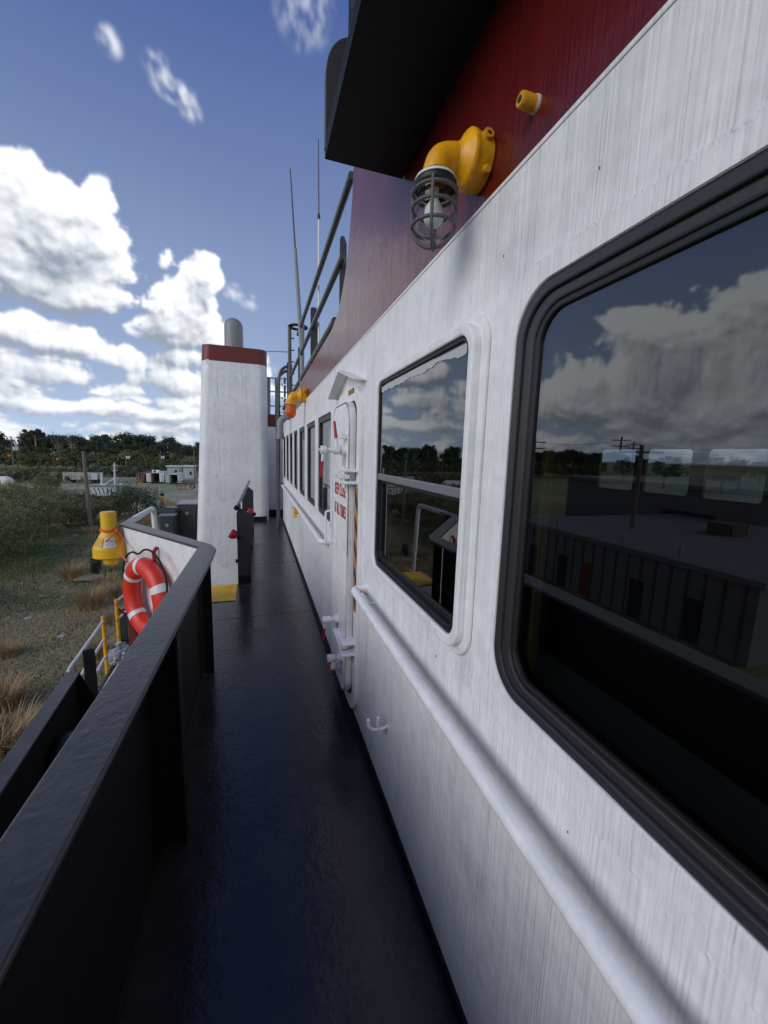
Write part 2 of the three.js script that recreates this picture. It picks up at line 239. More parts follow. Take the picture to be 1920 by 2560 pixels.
function windowPart(O, fr, depth, railY) {
  const w = new THREE.Group(); w.name = 'window'; house.add(w);
  const [s0, s1, y0, y1, r] = O;
  const e = .0015;
  part('frame', onWall(ring([s0 + e, s1 - e, y0 + e, y1 - e, r], [s0 + fr, s1 - fr, y0 + fr, y1 - fr, Math.max(.015, r - fr * .55)]), -.004, depth, .004), M.frameDark, w);
  part('gasket', onWall(ring([s0 + fr * .8, s1 - fr * .8, y0 + fr * .8, y1 - fr * .8, Math.max(.016, r - fr * .5)], [s0 + fr * 1.25, s1 - fr * 1.25, y0 + fr * 1.25, y1 - fr * 1.25, Math.max(.012, r - fr * .75)]), -depth * .45, depth * .9, .003), M.rubber, w);
  return w;
}
{ // the large forward window: wide aluminium frame painted dark, set back
  const w = new THREE.Group(); w.name = 'window'; house.add(w);
  const [s0, s1, y0, y1, r] = bigO;
  part('frame', [onWall(ring([s0 + .002, s1 - .002, y0 + .002, y1 - .002, r], [s0 + .026, s1 - .026, y0 + .026, y1 - .026, r - .014]), .001, .045, .004), onWall(ring([s0 + .026, s1 - .026, y0 + .026, y1 - .026, r - .014], [s0 + .056, s1 - .056, y0 + .050, y1 - .050, r - .03]), -.006, .045, .005)], M.frame, w);
  part('doubler_plate', onWall(ring([s0 - .05, s1 + .05, y0 - .05, y1 + .05, r + .03], [s0 - .001, s1 + .001, y0 - .001, y1 + .001, r]), .0028, 0, .0012), M.white, w);
  part('gasket', onWall(ring([s0 + .056, s1 - .056, y0 + .05, y1 - .05, r - .03], [s0 + .075, s1 - .072, y0 + .064, y1 - .064, r - .045]), -.010, .045, .003), M.rubber, w);
  part('pane', onWall(rr(s0 + .07, s1 - .067, y0 + .06, y1 - .06, r - .045), -.017, .020), M.glass, w);
}
{ // the small sash window in its raised box frame
  const w = new THREE.Group(); w.name = 'window'; house.add(w);
  const [s0, s1, y0, y1, r] = smO;
  part('box_frame', [onWall(ring([s0 - .052, s1 + .06, y0 - .06, y1 + .055, .09], [s0 - .003, s1 + .003, y0 - .003, y1 + .003, r]), .014, 0, .005), onWall(ring([s0 - .028, s1 + .034, y0 - .034, y1 + .03, .075], [s0, s1, y0, y1, r]), .040, -.012, .006)], M.white, w);
  part('frame', onWall(ring([s0 + .001, s1 - .001, y0 + .001, y1 - .001, r], [s0 + .012, s1 - .016, y0 + .026, y1 - .014, r - .01]), .031, .03, .003), M.rubber, w);
  part('sash', onWall(ring([s0 + .012, s1 - .016, y0 + .026, 1.672, .03], [s0 + .024, s1 - .03, y0 + .048, 1.645, .03]), .012, .01, .003), M.rubber, w);
  part('meeting_rail', onWall(rr(s0 + .011, s1 - .015, 1.66, 1.69, .004), .030, -.012, .003), M.alu, w);
  part('pane', onWall(rr(s0 + .011, s1 - .015, 1.685, y1 - .013, .03), .024, -.021), M.glass, w);
  part('pane', onWall(rr(s0 + .023, s1 - .029, y0 + .047, 1.65, .02), .006, -.003), M.glass, w);
  // torn remains of a pale tint film along the top of the upper pane
  const nzq = t => .5 + P.noise(t, 3.3, .7), film = phy({ color: C(.62, .66, .66), roughness: .6, transmission: .35, thickness: 0 }), Rf = rng(5), pts = [[s0 + .03, y1 - .022], [s1 - .03, y1 - .022]];
  const S = new THREE.Shape(); S.moveTo(...pts[0]); S.lineTo(...pts[1]); // film edge
  for (let k = 0; k <= 48; k++) S.lineTo(s1 - .03 - (s1 - s0 - .06) * k / 48, y1 - .034 - .012 * nzq(k * .17) - .008 * nzq(k * .6 + 7)); S.closePath();
  part('tint_film', onWall(S, .026, -.0245), film, w);
}
for (const [a, b] of rowW) {
  const w = windowPart([a, b, RY0, RY1, .05], .05, .05);
  part('pane', onWall(rr(a + .055, b - .055, RY0 + .055, RY1 - .055, .02), -.022, .025), M.glassRow, w);
  part('surround', onWall(ring([a - .03, b + .03, RY0 - .03, RY1 + .03, .07], [a - .001, b + .001, RY0 - .001, RY1 + .001, .05]), .006, 0, .002), M.white, w);
}
part('pale_backing', box(XW + .10, XW + .12, 1.25, 2.2, 3.2, 9.9, 0), std({ color: C(.62, .66, .66), roughness: .8 }), house);  // pale sheet added behind the row panes, standing in for their bright reflections
// wheelhouse fittings seen dimly through the big pane
part('console', [box(1.0, 1.75, 0, 1.02, -3, 2.2, .03), box(1.0, 1.7, 1.02, 1.10, .2, 1.0, .02)], std({ color: C(.012, .013, .02), roughness: .45 }), house);
part('console_trim', rod([1.0, 1.03, -3], [1.0, 1.03, 2.2], .018), M.wood, house);
part('window_sill', box(XW + .055, XW + .24, 1.17, 1.205, -3.5, .9, .006), std({ color: C(.34, .40, .36), roughness: .6 }), house);
part('window_post', box(XW + .052, XW + .075, 1.206, 2.4, .755, .90, .003), std({ color: C(.55, .33, .09), roughness: .5 }), house);  // lighter copy of the wood colour, standing in for daylight on this trim
for (let k = 0; k < 12; k++) part('cable_clip', box(XW + .12, XW + .15, 1.2055, 1.210, -.3 + k * .045, -.294 + k * .045, 0), M.rubber, house);
// eyebrow over the door: a shallow inverted V
{
  const S = new THREE.Shape([[2.20, 2.20], [2.66, 2.325], [3.06, 2.195], [3.06, 2.187], [2.66, 2.316], [2.20, 2.191]].map(p => new THREE.Vector2(...p)));
  part('eyebrow', onWall(S, .075, 0), M.white, house);
}
for (const [u, v, r] of [[1091, 1640, .004], [1060, 1590, .002], [1180, 1690, .0018], [1330, 2020, .002], [1040, 700, .002], [1260, 640, .0025], [1500, 420, .002], [985, 1560, .002], [1225, 1500, .0025], [1420, 2080, .002]]) { const a = H(u, v, { x: XW }), g = new THREE.CircleGeometry(r, 7); g.scale(.7, 1.6, 1); g.rotateY(-Math.PI / 2); g.translate(XW - .0012, a[1], -a[2]); part('paint_chip', g, M.frame, house); }
seat(house);

// black wing over the walkway
const wing = thing('pilothouse_wing', 'black overhanging wing of the pilothouse above the red fascia', 'overhang');
{
  const XO = .268, Y0 = 2.927, DA = 1.725;
  part('soffit', box(XO, XW + .01, Y0, Y0 + .03, -4, DA, .003), M.blackMatte, wing);
  const S = new THREE.Shape(); S.moveTo(XO, Y0 + .031); S.lineTo(XW + .01, Y0 + .031); S.lineTo(XW + .01, 3.36); S.lineTo(XO + .13, 3.36); S.quadraticCurveTo(XO + .002, 3.35, XO, 3.19); S.closePath();
  const ge = new THREE.ExtrudeGeometry(S, { depth: .012, bevelEnabled: true, bevelSize: .003, bevelThickness: .003, bevelSegments: 1 }); ge.translate(0, 0, -DA + .004);
  part('end_plate', uvm(ge), std({ color: C(.05, .05, .055), roughness: .5, bumpMap: bumpLump, bumpScale: .003 }), wing);
  part('edge_lip', box(XO, XO + .012, Y0 + .031, Y0 + .06, -4, DA - .02, .002), M.blackMatte, wing);
  part('upper_house', box(XO + .035, XW - .02, Y0 + .031, 4.4, -4, 1.5, .03), M.blackMatte, wing);
  const wn = part('window', onWall(rr(-.6, 1.42, 3.12, 4.0, .08), 0, .01, 0, XO + .03), M.rubber, wing);
  part('pane', onWall(rr(-.55, 1.37, 3.17, 3.95, .06), .003, .004, 0, XO + .03), phy({ color: C(.06, .12, .11), roughness: .05 }), wn);
  seat(wing);
}

// ================================================================== watertight door
const door = thing('watertight_door', 'white watertight steel door with red warning lettering and red gripped lever handles', 'door');
{
  const XL = .519, d0 = 2.335, d1 = 2.875, y0 = .17, y1 = 2.10;
  const O = [2.235, 2.955, .085, 2.185, .16], I = [2.314, 2.876, .165, 2.105, .10];
  part('coaming', onWall(ring(O, I), .025, 0, .003), M.white, door);
  const leaf = part('leaf', [onWall(rr(d0, d1, y0, y1, .13), .066, -.056, .004), onWall(ring([d0, d1, y0, y1, .13], [d0 + .014, d1 - .014, y0 + .014, y1 - .014, .12]), .066, -.02, .004)], M.white, door);
  part('rubber_seal', onWall(ring([2.316, 2.874, .167, 2.103, .10], [2.34, 2.85, .19, 2.08, .09]), .0195, 0, 0), M.rubber, door);
  // hazard tape in the gap between coaming and leaf
  const cv = tex(64, 256, (x, y) => (((x * .55 + y * 5) % 1 + 1) % 1) < .5 ? [.80, .50, .04] : [.03, .03, .035], true, 1);
  const strip = (sa, sb, ya, yb) => { const g = new THREE.PlaneGeometry(sb - sa, yb - ya); g.rotateY(-Math.PI / 2); g.translate(XW - .0275, (ya + yb) / 2, -(sa + sb) / 2); return g; };
  const tm = std({ map: cv, roughness: .5 });
  part('hazard_tape', strip(2.244, 2.306, .80, 1.58), tm, door); 
  { part('hazard_tape', (() => { const q = new THREE.PlaneGeometry(.16, .03); q.rotateY(-Math.PI / 2); q.translate(XW - .0275, 2.165, -2.47); return q; })(), std({ map: tex(64, 8, x => (x * 4 % 1) < .5 ? [.78, .55, .2] : [.12, .12, .12], true, 1), roughness: .6 }), door); }
  // warning lettering
  const font = await new FontLoader().loadAsync('fonts/droid/droid_sans_bold.typeface.json');
  const word = (s, x0, y, w, h) => { const g = new TextGeometry(s, { font, size: 1, depth: .0012, curveSegments: 4 }); g.computeBoundingBox(); const b = g.boundingBox; g.translate(-b.min.x, -b.min.y, 0); g.scale(w / (b.max.x - b.min.x), h / (b.max.y - b.min.y), 1); g.rotateY(-Math.PI / 2); g.translate(XL - .0005, y, -x0); return g; };
  part('lettering', word('KEEP CLOSE', 2.76, 1.50, .36, .082), M.redGrip, leaf); part('lettering', word('AT ALL TIMES', 2.77, 1.365, .38, .082), M.redGrip, leaf);
  // dogs: spindle, boss, levers with red grips
  const dog = (d, y, len, hs) => {
    const g = new THREE.Group(); g.name = 'dog_lever'; door.add(g);
    part('spindle', [rod([XL, y, d], [XL - .03, y, d], .032), rod([XL - .03, y, d], [XL - len, y, d], .0155), rod([XL - .05, y, d], [XL - .075, y, d], .024), rod([XL - len, y, d], [XL - len - .012, y, d], .010, .010, 6)], M.whitePipe, g);
    for (const [off, a, L] of hs) { const dx = Math.sin(a), dy = Math.cos(a), x = XL - off, tip = [x - .012, y + dy * L, d + dx * L], midp = [x - .004, y + dy * L * .42, d + dx * L * .42]; part('lever', [rod([x - .016, y, d], [x + .016, y, d], .026), rod([x, y, d], midp, .011, .009)], M.whitePipe, g); part('grip', [rod(midp, tip, .0105, .0075), shiftAll(new THREE.SphereGeometry(.0075, 10, 8), tip[0], tip[1], -tip[2])], M.redGrip, g); }
  };
  dog(2.42, 1.80, .155, [[.055, .18, .175], [.14, Math.PI - .12, .165]]);
  dog(2.60, .62, .10, [[.09, Math.PI - .05, .15]]); dog(2.43, .42, .09, [[.085, Math.PI + 1.0, .07]]); dog(2.50, .32, .03, [[.05, Math.PI + .3, .05]]);
  for (const [d, y, l] of [[2.43, 1.765, .09], [2.50, 1.765, .06], [2.60, .59, .12], [2.45, .385, .05]]) part('paint_run', rod([XL - .0005, y, d], [XL - .0005, y - l, d + .004], .0022, .0012, 5), M.redGrip, leaf);
  const hinge = y => { const g = new THREE.Group(); g.name = 'hinge'; door.add(g); for (const s of [-1, 1]) part('lug', box(XW - .105, XW - .005, y + s * .036 - .009, y + s * .036 + .009, 2.25, 2.40, .006), M.whitePipe, g); part('strap', box(XW - .112, XW - .062, y - .014, y + .014, 2.30, 2.56, .005), M.whitePipe, g); part('pin', rod([XW - .088, y - .07, 2.345], [XW - .088, y + .055, 2.345], .011), M.whitePipe, g); };
  hinge(1.645); hinge(.555);
  part('grab_handle', bent([[XL, 1.36, 2.83], [XL - .055, 1.36, 2.83], [XL - .055, 1.13, 2.83], [XL, 1.13, 2.83]], .008, .02), M.whitePipe, door);
  part('bracket', box(XL - .045, XL, 1.87, 1.90, 2.37, 2.43, .004), M.whitePipe, door);
  seat(door);
}

// ================================================================== handrails, hook
function handrail(label, s0, s1, standoffs, endS) {
  const h = thing('handrail', label, 'handrail', 'pipe handrails along the deckhouse side');
  const y = 1.006, x = XW - .075; const pts = [];
  if (endS === 'both') pts.push([XW, y, s0]); pts.push([x, y, s0], [x, y, s1], [XW, y, s1]);
  part('rail', bent(pts, .0225, .05, 18), M.whitePipe, h);
  for (const s of standoffs) part('standoff', [bent([[XW, y - .03, s], [x, y - .03, s], [x, y - .015, s]], .009, .02)], M.whitePipe, h);
  part('weld_collar', rod([XW - .012, y, s1], [XW, y, s1], .033, .036), M.whitePipe, h);
  seat(h);
}
handrail('thick white pipe handrail below the small sash window and big window', -2, 2.11, [-.9, .0, 1.95]);
handrail('long white pipe handrail below the row of narrow windows', 3.36, 9.4, [4.6, 5.9, 7.2, 8.5], 'both');
{ const k = thing('wall_hook', 'small white double prong hook welded to the lower deckhouse side', 'hook'); const a = H(969, 1815, { x: XW }); const d = a[2], y = a[1];
  part('prong', [pipe([[XW, y, d], [XW - .03, y - .008, d], [XW - .075, y - .004, d], [XW - .098, y + .02, d], [XW - .10, y + .048, d]], .0075, 24), shiftAll(new THREE.SphereGeometry(.0095, 10, 8), XW - .10, y + .05, -d)], M.whitePipe, k);
  part('prong', [pipe([[XW - .045, y - .006, d], [XW - .052, y + .02, d], [XW - .05, y + .05, d]], .007, 14), shiftAll(new THREE.SphereGeometry(.009, 10, 8), XW - .05, y + .052, -d)], M.whitePipe, k);
  part('base', rod([XW - .006, y, d], [XW, y, d], .014), M.whitePipe, k); seat(k); }
{ const k = thing('hose_valve', 'small yellow valve fitting under the far handrail on the deckhouse side', 'valve'); const a = H(738, 1280, { x: XW - .06 }), d = a[2], y = a[1];
  part('body', [rod([XW, y, d], [XW - .08, y, d], .03), rod([XW - .06, y - .09, d], [XW - .06, y + .05, d], .024)], M.yellow, k); part('handwheel', (() => { const g = new THREE.TorusGeometry(.05, .010, 8, 20); g.rotateX(Math.PI / 2); g.translate(XW - .06, y + .07, -d); return g; })(), M.yellow, k); seat(k); }

// ================================================================== lamps on the fascia
function marineLamp(label, d, y, amber, k = 1) {
  const L = thing('bulkhead_lamp', label, 'lamp', 'bulkhead lamps on the red fascia');
  const X = XW + .012, px = X - .155 * k, py = y - .005 * k;
  const prof = (r, z) => new THREE.Vector2(r * k, z * k);
  const boxg = new THREE.LatheGeometry([[0, 0], [.068, 0], [.072, .006], [.072, .05], [.076, .053], [.076, .064], [.070, .070], [.058, .076], [.042, .088], [.036, .1]].map(p => prof(...p)), 28); boxg.rotateZ(Math.PI / 2); boxg.translate(X, y, -d);
  const bx = part('junction_box', uvm(boxg), M.yellow, L);
  part('plug', rod([X - .028 * k, y + .030 * k, d - .060 * k], [X - .028 * k, y + .034 * k, d - .076 * k], .016 * k, .015 * k), M.yellow, bx); part('plug_socket', rod([X - .028 * k, y + .033 * k, d - .074 * k], [X - .028 * k, y + .0343 * k, d - .0772 * k], .007 * k, .007 * k, 4), M.rubber, bx);
  part('cable_gland', rod([X - .022 * k, y - .045 * k, d - .050 * k], [X - .022 * k, y - .054 * k, d - .072 * k], .012 * k, .009 * k), M.yellow, bx);
  part('mounting_pad', (() => { const g = new THREE.CylinderGeometry(.066 * k, .066 * k, .01, 24); g.rotateZ(Math.PI / 2); g.translate(X + .004, y - .006, -d); return g; })(), M.rubber, L);
  part('elbow', uvm(pipe([[X - .06 * k, y, d], [X - .10 * k, y - .002 * k, d], [X - .14 * k, y - .016 * k, d], [px, y - .05 * k, d], [px, y - .075 * k, d]], .038 * k, 24, false, .5, 20)), M.yellow, L);
  const top = y - .075 * k;
  const hood = (pr, y0) => { const g = new THREE.LatheGeometry(pr.map(p => prof(...p)), 32); g.translate(px, y0, -d); return g; };
  part('collar', uvm(hood([[.038, .02], [.050, .006], [.060, -.004], [.064, -.010], [.064, -.022], [.058, -.026]], top)), amber ? M.yellow : M.rubber, L);
  part('collar_rim', uvm(hood([[.040, .012], [.058, .002], [.061, -.004], [.06, -.006]], top + .002)), amber ? M.yellow : M.whitePipe, L);
  const gl = [[.052, -.024], [.052, -.10]]; for (let a = 0; a <= 9; a++) gl.push([.052 * Math.cos(a / 9 * Math.PI / 2) + 1e-4, -.10 - .06 * Math.sin(a / 9 * Math.PI / 2)]);
  part('globe', hood(gl, top), amber ? M.amber : M.clear, L);
  if (!amber) {
    const b = [[.012, -.02], [.013, -.05], [.026, -.075]]; for (let a = 0; a <= 8; a++) b.push([.03 * Math.cos(a / 8 * Math.PI / 2) + 1e-4, -.095 - .03 * Math.sin(a / 8 * Math.PI / 2)]);
    part('bulb', hood(b, top), std({ color: C(.75, .75, .74), roughness: .35 }), L);
    const gd = [];
    for (const yy of [-.035, -.075, -.125]) { const g = new THREE.TorusGeometry(.064 * k, .0054 * k, 8, 40); g.rotateX(Math.PI / 2); g.translate(px, top + yy * k, -d); gd.push(g); }
    for (let q = 0; q < 4; q++) { const a = q * Math.PI / 2 + .5, c = Math.cos(a) * .064 * k, s = Math.sin(a) * .064 * k, P4 = [[0, -.02, 1], [0, -.06, 1], [0, -.125, 1], [0, -.155, .78], [0, -.176, .38], [0, -.180, 0]].map(e => V3(px + c * e[2], top + e[1] * k, -d + s * e[2])); gd.push(pipe(P4, .0054 * k, 24, false, .5, 8)); }
    part('guard', gd, std({ map: tex(128, 128, (x, y) => s3(x, y) > .53 ? [.55, .55, .55] : [.10, .10, .10], true, .10), roughness: .5, bumpMap: bumpLump, bumpScale: .002 }), L);
  }
  seat(L);
}
marineLamp('caged clear bulkhead lamp on a yellow elbow fitting beside the black overhang', 1.06, 2.568, false, .90);
marineLamp('amber globe bulkhead lamp on a yellow elbow above the narrow windows', 5.22, 2.50, true, 1.25);
{ const k = thing('pipe_stub', 'short yellow capped pipe stub on the red fascia', 'pipe fitting'); const a = H(1340, 262, { x: XW + .012 }), d = a[2], y = a[1];
  part('stub', [rod([XW + .012, y, d], [XW - .025, y, d], .0155, .0155, 20), rod([XW - .025, y, d], [XW - .03, y, d], .0155, .0135, 20)], M.yellow, k); part('bore', rod([XW - .0295, y, d], [XW - .0315, y, d], .0065, .0065, 14), M.rubber, k); part('sealant', rod([XW + .012, y, d], [XW + .006, y, d], .018, .017, 12), M.whitePipe, k); seat(k); }
{ const k = thing('drain_pipe', 'grey plastic drain elbow turning down from the roof edge', 'pipe'); const d = 7.7;
  part('elbow', pipe([[XW + .02, 2.44, d], [XW - .08, 2.43, d], [XW - .17, 2.36, d], [XW - .19, 2.26, d], [XW - .19, 2.12, d]], .06, 40, false, .5, 18), M.grey, k); part('coupling', rod([XW - .19, 2.14, d], [XW - .19, 2.02, d], .068, .068, 20), M.grey, k); seat(k); }

// ================================================================== port bulwark beside the walkway
const HB = 1.03;
const bw = thing('bulwark', 'black capped steel bulwark along the walkway with a white angled outer face', 'bulwark');
{
  const g = (u, v) => { const a = H(u, v, { y: HB }); return [a[0], a[2]]; };
  const iN = g(141, 2160), iF = g(532, 1394), oN = g(0, 2093), oF = g(495.6, 1366), tip = g(298.6, 1310.7), c1 = g(541, 1372), c2 = g(528, 1360), b1 = g(336.5, 1306.6), o3 = g(328, 1292), i3 = g(361, 1293);
  const ext = (a, b, d) => { const t = (d - a[1]) / (b[1] - a[1]); return [mix(a[0], b[0], t), d]; };
  void ('cap', JSON.stringify({ iN, iF, oN, oF, tip, c1, c2, b1, o3, i3 }));
  part('cap', plan([ext(iN, iF, -2), iF, c1, c2, b1, i3, o3, tip, oF, ext(oN, oF, -2)], HB - .022, HB, .006), M.cap, bw);
  const slab = (a, b, x0, x1, y0, y1) => { const dx = b[0] - a[0], dd = b[1] - a[1], L = Math.hypot(dx, dd), nx = -dd / L, nd = dx / L; return plan([[a[0] + nx * x0, a[1] + nd * x0], [b[0] + nx * x0, b[1] + nd * x0], [b[0] + nx * x1, b[1] + nd * x1], [a[0] + nx * x1, a[1] + nd * x1]].reverse(), y0, y1); };
  const xb = -.458, E0 = [xb, -2], E1 = [xb, 3.17];
  part('plate', slab(E0, E1, .0, -.008, 0, HB - .023), M.blackMatte, bw); part('outer_plate', slab(E0, E1, .008, .0005, -.4, HB - .023), M.white, bw);
  const A = [oF[0] - .012, oF[1] + .025], B = [tip[0] + .02, tip[1] + .012];
  part('outer_plate', slab(A, B, .006, 0, .10, HB - .024), M.white, bw); part('plate', slab(A, B, -.0005, -.008, 0, HB - .024), M.blackMatte, bw);
  part('boot_band', slab(A, B, .009, -.0075, -.45, .0995), M.redFlat, bw);
  part('outer_plate', slab(B, [o3[0] + .03, o3[1]], .006, 0, -.45, HB - .024), M.white, bw); part('plate', slab(B, [o3[0] + .03, o3[1]], -.0005, -.008, 0, HB - .024), M.blackMatte, bw);
  for (const [d, x1] of [[-.3, -.34], [1.75, -.342]]) part('bracket', [box(xb + .004, x1, 0, HB - .024, d - .006, d + .006, .002), box(x1 - .006, x1 + .006, .0, HB - .024, d - .035, d + .035, .002)], M.blackMatte, bw);
  part('bracket', [box(xb + .004, -.368, 0, HB - .024, 3.19, 3.205, .002)], M.blackMatte, bw);
  part('foot_rail', rod([xb + .004, .012, -2], [xb + .004, .012, 3.1], .012, .012, 8), M.blackMatte, bw);
  seat(bw);
  // pipe rail carried on from the end of the angled bulwark
  const q = thing('end_rail', 'grey white bent pipe rail at the outer end of the bulwark', 'rail'); const e0 = H(338, 1290, { y: HB }), dd = e0[2], e1 = H(383, 1270, { d: dd + 1.1 }), e2 = H(395, 1330, { d: dd + 1.15 });
  part('rail', bent([[e0[0], HB - .03, e0[2] - .1], e1, [e2[0], -.2, e2[2]]], .035, .12, 14), M.whitePipe, q); seat(q);

  // ---- lifebuoy on the angled face
  const Ln = V3(B[0] - A[0], 0, -(B[1] - A[1])).normalize(), N = V3().crossVectors(V3(0, 1, 0), Ln).negate(); if (N.z < 0) N.negate();
  const at = (t, y, off) => V3(mix(A[0], B[0], t), y, -mix(A[1], B[1], t)).add(N.clone().multiplyScalar(off));
  const ringTop = H(372, 1376, { d: 3.75 }); void ('ringtop', ringTop, 'A', A, 'B', B);
  const Rm = .29, rt = .082, ctr = at(.50, .46, .105);
  const basis = new THREE.Matrix4().makeBasis(Ln.clone(), V3(0, 1, 0), V3().crossVectors(Ln, V3(0, 1, 0))).setPosition(ctr);
  const sN = V3().crossVectors(Ln, V3(0, 1, 0)).dot(N) > 0 ? 1 : -1;
  const lb = thing('lifebuoy', 'orange red lifebuoy with white reflective bands hung on the white bulwark face', 'lifebuoy');
  const T = (R2, r2, arc, rot) => { const q = new THREE.TorusGeometry(R2, r2, 18, arc > 6 ? 72 : 14, arc); q.rotateZ(rot); q.scale(1, 1, .86); q.applyMatrix4(basis); if (basis.determinant() < 0) q.scale(1, 1, 1); return q; };
  part('float_ring', uvm(T(Rm, rt, Math.PI * 2, 0)), M.orange, lb);
  for (const a of [.55, 1.35, 2.55, 3.75, 5.4]) part('reflective_band', T(Rm, rt + .0015, .19, a), M.tape, lb);
  const loc = (x, y, z) => V3(x, y, z * sN).applyMatrix4(basis);
  const rope = []; for (let k = 0; k <= 40; k++) { const a = k / 40 * Math.PI * 2, sag = .012 + .10 * Math.pow(Math.abs(Math.sin(a * 2 + .5)), .8); rope.push(loc(Math.cos(a) * (Rm + rt + sag), Math.sin(a) * (Rm + rt + sag), .0)); }
  part('grab_line', pipe(rope.slice(0, 40), .009, 160, true), M.blackRope, lb); seat(lb);
  const hk = thing('lifebuoy_bracket', 'dark red steel bracket holding the lifebuoy on the white bulwark face', 'bracket');
  part('arm', [pipe([loc(-.05, .46, -.09), loc(-.05, .40, -.06), loc(-.05, .20, -.085), loc(-.05, -.02, -.085), loc(.12, -.28, -.085)], .016, 40)], M.redGrip, hk);
  part('arm', pipe([loc(.36, -.22, -.10), loc(.39, -.24, .02), loc(.375, -.17, .085)], .010, 20), M.redGrip, hk); seat(hk);

  // ---- self igniting light / smoke float at the outer corner
  const lf = thing('float_light', 'yellow bell shaped lifebuoy light float clamped at the bulwark corner', 'float light');
  const yb = at(1.0, 0, 0).add(N.clone().multiplyScalar(.16)).add(Ln.clone().multiplyScalar(.10)), dF = -yb.z;
  const topP = H(272, 1279, { d: dF }), botP = H(277, 1412, { d: dF }), hh = topP[1] - botP[1], fx = (topP[0] + botP[0]) / 2;
  const lat = (pr) => { const q = new THREE.LatheGeometry(pr.map(p => new THREE.Vector2(p[0], p[1] * hh)), 40); q.translate(fx, botP[1], yb.z); return q; };
  const wR = 35 * Math.hypot(dF, fx) / F * .88;
  part('dome', lat([[0, 1], [wR * .40, 1], [wR * .45, .985], [wR * .45, .66], [wR * .49, .62], [wR * .97, .36], [wR, .34], [wR, .20], [wR * 1.03, .185], [wR * 1.0, .165], [wR * .5, .165]]), M.buoyYellow, lf);
  part('lamp_cup', lat([[wR * .45, .165], [wR * .46, .06], [wR * .38, .015], [wR * .2, 0], [0, 0]]), M.buoyYellow, lf);
  part('label', (() => { const q = new THREE.CylinderGeometry(wR * .665, wR * .975, hh * .17, 20, 1, true, -.1, .75); q.translate(fx, botP[1] + hh * .465, yb.z); return q; })(), std({ map: tex(64, 64, (x, y) => (y * 9 % 1) < .45 && y > .12 && y < .9 && x > .08 && x < .92 && s3(x, y) > .45 ? [.30, .36, .45] : [.85, .87, .88], true, 1), roughness: .5, side: THREE.DoubleSide }), lf);
  part('print', (() => { const q = new THREE.CylinderGeometry(wR * .655, wR * .965, hh * .17, 20, 1, true, -.95, .75); q.translate(fx, botP[1] + hh * .465, yb.z); return q; })(), std({ map: tex(64, 64, (x, y) => (y * 7 % 1) < .5 && y > .1 && y < .92 && s3(x * 1.0, y) > .5 ? [.25, .19, .02] : [.90, .71, .13], true, 1), roughness: .5, side: THREE.DoubleSide }), lf);
  part('clamp', [box(fx + wR * .75, fx + wR * 1.15, botP[1] + hh * .05, botP[1] + hh * .70, dF - .02, dF + .02, .004)], M.alu, lf);
  const cd = []; for (let k = 0; k <= 24; k++) { const a = k / 24 * Math.PI * 2; cd.push(V3(fx + Math.cos(a) * wR * .49, botP[1] + hh * (.655 + .01 * Math.sin(a * 3)), yb.z + Math.sin(a) * wR * .49)); }
  seat(lf);
  const lr = thing('lanyard', 'orange lanyard tied round the yellow float and led to the lifebuoy', 'rope');
  const knot = V3(fx + wR * .55, botP[1] + hh * .67, yb.z + .05), end = loc(-.22, .33, -.02).lerp(loc(.22, .33, -.02), sN > 0 ? 1 : 1);
  const ringL = loc(.20, .31, .06), ringR = loc(-.20, .31, .06), endP = ringL.x < ringR.x ? ringL : ringR;
  part('turn', [pipe(cd.slice(0, 24), .007, 60, true), pipe(cd.slice(0, 24).map(p => p.clone().add(V3(0, .012, 0))), .007, 60, true)], M.rope, lr);
  part('line', [pipe([knot, knot.clone().add(V3(.05, -.09, .02)), knot.clone().lerp(endP, .55).add(V3(0, -.05, .02)), endP], .008, 40), pipe([knot, knot.clone().add(V3(-.04, -.06, .07)), knot.clone().add(V3(-.08, -.10, .06)), knot.clone().add(V3(-.02, -.13, .05)), knot.clone().add(V3(.02, -.06, .03))], .007, 30), shiftAll(new THREE.IcosahedronGeometry(.016, 1), knot.x, knot.y, knot.z)], M.rope, lr); seat(lr);
}

